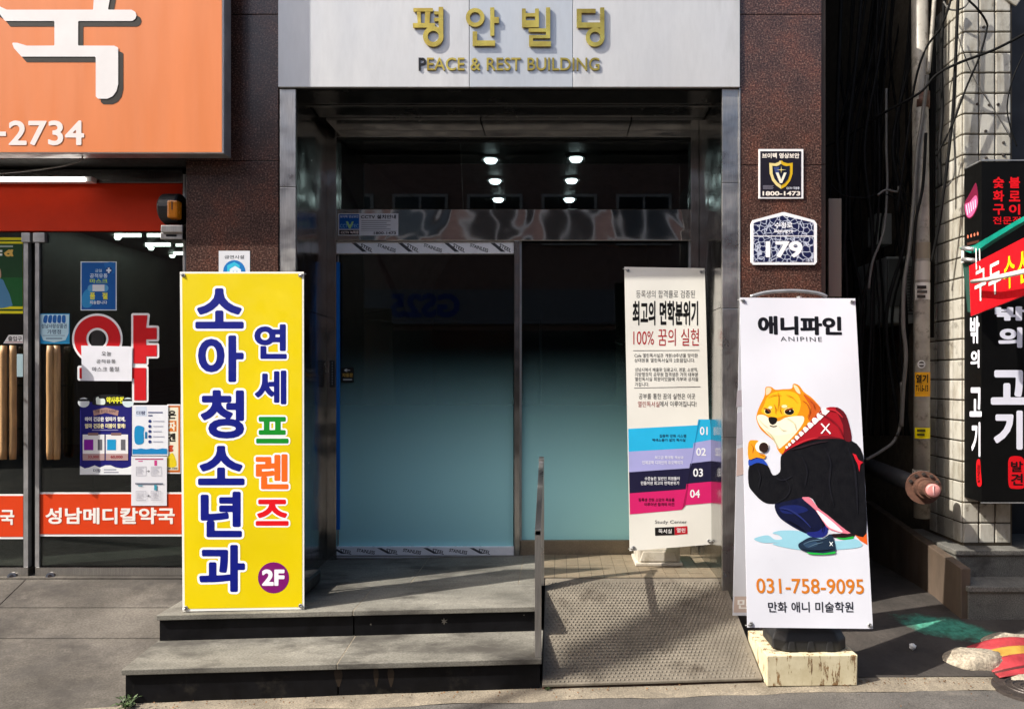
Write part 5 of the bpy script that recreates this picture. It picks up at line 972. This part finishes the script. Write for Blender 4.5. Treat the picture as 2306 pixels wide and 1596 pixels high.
TL_ = [(2177, 1455), (2196, 1474), (2216, 1493), (2235, 1510), (2252, 1524)]; TR_ = [(2400, 1432), (2400, 1448), (2400, 1464), (2400, 1482), (2400, 1502)]
def tarp(u, v):
    f = v * 4; i = min(3, int(f)); k = f - i; l = [TL_[i][q] * (1 - k) + TL_[i + 1][q] * k for q in (0, 1)]; r = [TR_[i][q] * (1 - k) + TR_[i + 1][q] * k for q in (0, 1)]
    px = l[0] * (1 - u) + r[0] * u; py = l[1] * (1 - u) + r[1] * u - 14 * math.sin(math.pi * min(1, u * 1.4)) * (1 - v) * .9
    return V(px, py, 3.80 - .30 * v + .012 * math.sin(u * 9 + v * 4))
tp = thing('tarpaulin', 'red tarpaulin with yellow stripe folded over pale stones at lower right', 'tarpaulin', V(2280, 1500, 3.6))
for nm, v0, v1, mt in (('cloth', 0, .24, 'cloth_red'), ('yellow_stripe', .24, .46, 'cloth_yellow'), ('cloth', .46, .78, 'cloth_red'), ('dark_stripe', .78, .84, 'stripe_dark'), ('cloth', .84, 1, 'cloth_red')):
    m = M(); nx, ny = 30, 8; pts = [[tarp(i / nx, v0 + (v1 - v0) * j / ny) for i in range(nx + 1)] for j in range(ny + 1)]
    m.v = [p for r in pts for p in r] + [p + Vector((0, .004, -.006)) for r in pts for p in r]; K = (nx + 1) * (ny + 1)
    for j in range(ny):
        for i in range(nx): a = j * (nx + 1) + i; m.f += [(a, a + nx + 1, a + nx + 2, a + 1), (a + K, a + K + 1, a + K + nx + 2, a + K + nx + 1)]
    for j in range(ny): a = j * (nx + 1); m.f.append((a, a + K, a + K + nx + 1, a + nx + 1))
    for i in range(nx): a = i; m.f.append((a, a + 1, a + 1 + K, a + K)); a = ny * (nx + 1) + i; m.f.append((a, a + K, a + K + 1, a + 1))
    part(nm, m, mt, tp, smooth=True)
mh = thing('manhole_cover', 'round cast-iron manhole cover at the lower right road edge', 'manhole cover', (2.16, 3.40, .07)); z_ = zr(2.16) + .008
part('frame', M().tube([(2.16, 3.40, z_ - .02), (2.16, 3.40, z_)], .15, 40), 'iron', mh); part('lid', M().tube([(2.16, 3.40, z_), (2.16, 3.40, z_ + .004)], .128, 40), 'iron', mh)
for r in (.035, .065, .095):
    m = M(); pts = [Vector((2.16 + r * math.cos(a), 3.40 + r * math.sin(a), z_ + .005)) for a in [2 * math.pi * k / 32 for k in range(33)]]; m.tube(pts, .005, 6, False); part('lid_ring', m, 'iron', mh)
m = M(); c = V(2055, 1463, 3.78); c.z = ag(c.x, c.y) + .02
for j in range(9):
    for i in range(12):
        th = math.pi * j / 8; ph = 2 * math.pi * i / 12; d = Vector((math.sin(th) * math.cos(ph), math.sin(th) * math.sin(ph), math.cos(th))); m.v.append(c + d * .016 * (1 + .5 * mnoise.noise(d * 3)))
for j in range(8):
    for i in range(12): m.f.append((j * 12 + i, j * 12 + (i + 1) % 12, j * 12 + 12 + (i + 1) % 12, j * 12 + 12 + i))
single('litter', m, 'litter', 'crumpled scrap of white paper on the dark alley ground', 'litter')
def weed(x, y, n, s, label):
    t = thing('weed', label, 'plant', (x, y, zr(x))); st = M(); lf = M()
    for i in range(n):
        a = random.uniform(0, 6.28); l = s * random.uniform(.5, 1); tip = Vector((x + math.cos(a) * l * .7, y + math.sin(a) * l * .5, zr(x) + l * random.uniform(.3, .9))); b = Vector((x, y, zr(x) - .005)); st.tube([b, (b + tip) / 2 + Vector((0, 0, .01)), tip], .0012, 4)
        for k in range(5):
            p = b.lerp(tip, .35 + .15 * k); d = Vector((random.uniform(-1, 1), random.uniform(-1, 1), random.uniform(-.2, .7))).normalized() * s * .28; e = d.cross(Vector((0, 0, 1))).normalized() * s * .07
            lf.add([p, p + d * .5 + e, p + d, p + d * .5 - e], [(0, 1, 2, 3)])
    part('stem', st, 'weed', t); part('leaves', lf, 'weed', t, kind='stuff')
weed(X(285, 3.47), 3.47, 11, .10, 'scraggly green weed at the left foot of the steps'); weed(X(1232, 3.5), 3.50, 7, .035, 'tiny green weed between the steps and the ramp'); weed(X(352, 3.86), 3.80, 6, .035, 'small dry weed in the joint beside the upper step')
m = M()
for i in range(420):
    x = random.choice((random.uniform(-2.1, .9), random.uniform(1.3, 2.4))); y = random.uniform(3.44, 3.51) if random.random() < .8 else random.uniform(3.2, 3.5); z = zr(x) + .009; s = random.uniform(.002, .007); a = random.uniform(0, 3.14)
    u = Vector((math.cos(a), math.sin(a), 0)) * s; v_ = Vector((-math.sin(a), math.cos(a), .4)) * s * .6; p = Vector((x, y, z)); m.add([p - u, p - v_ * .5, p + u, p + v_ + Vector((0, 0, .003))], [(0, 1, 2), (0, 2, 3), (0, 3, 1), (1, 3, 2)])
single('leaf_litter', m, 'dry', 'scattered dry crumbs and leaf bits along the gutter', 'litter', kind='stuff')

# ================================================================== ACROSS THE STREET (seen only mirrored in the glass and steel)
OB = thing('shop_building', 'shaded shop building across the street mirrored in the entrance glass', 'building', (0, -7.5, 0))
part('wall', M().box(-26, 26, -9.5, -7.5, -.8, 7.4), 'opp', OB)
for fl_ in range(1):
    for i in range(9):
        x = -7.4 + 1.75 * i; z = 4.6 + 2.4 * fl_; wn = part('window', M().box(x, x + 1.3, -7.5, -7.44, z, z + 1.2), 'opp_frame', OB)
        part('pane', M().box(x + .07, x + .62, -7.44, -7.435, z + .07, z + 1.13), 'opp_glass', wn); part('pane', M().box(x + .68, x + 1.23, -7.44, -7.435, z + .07, z + 1.13), 'opp_glass', wn)
part('shop_window', M().box(-6, 5, -7.5, -7.46, .1, 2.6), 'opp_glass', OB)
sb = part('sign_band', M().box(-6.5, 1.5, -7.5, -7.35, 2.75, 3.55), '#7c7f86', OB)
m = letters(M(), layout('GS25', .04, .02), lambda x, y: (x, y), front(1), 0); b_ = bounds(layout('GS25', .04, .02))
m2 = M(); f_ = layout('GS25', .04, .02)
for g in f_:
    P, T = fill(g); k = len(m2.v); m2.v += [Vector((-2.3 - (p.x - b_[0]) * .75, -7.345, 2.9 + (p.y - b_[1]) * .72)) for p in P]; m2.f += [tuple(i + k for i in q_) for q_ in T]
part('lettering', m2, '#2a4a9a', sb)
LP = thing('added_shadow_lamp', 'unseen lamp shape added beyond the left frame edge to shade the ramp', 'street lamp', (-9.8, -.36, zr(-9.8)))  # added out of view; arm and head shaped to throw the ramp's soft shadow
part('pole', M().tube([(-9.8, -.36, -.4), (-9.8, -.36, 8.1)], [.09, .055], 14), 'zinc', LP, smooth=True)
a_, b_ = Vector((-9.8, -.36, 8.1)), Vector((-7.0, 1.2, 8.75)); u_ = (b_ - a_).normalized(); s_ = u_.cross(Vector((0, 0, 1))).normalized()
part('arm', M().tube(spline([a_, a_.lerp(b_, .35) + Vector((0, 0, .08)), a_.lerp(b_, .7)], 6), [.045] * 13, 10), 'zinc', LP, smooth=True)
c_ = a_.lerp(b_, .62); part('lamp_head', M().hexa([c_ - s_ * .12, b_ - s_ * .17, b_ + s_ * .17, c_ + s_ * .12], [c_ - s_ * .08 + Vector((0, 0, .12)), b_ - s_ * .1 + Vector((0, 0, .1)), b_ + s_ * .1 + Vector((0, 0, .1)), c_ + s_ * .08 + Vector((0, 0, .12))]), 'zinc', LP, bevel=.02)
bpy.data.objects.remove(_to); bpy.data.curves.remove(_tc); bpy.data.scenes.remove(_ts)
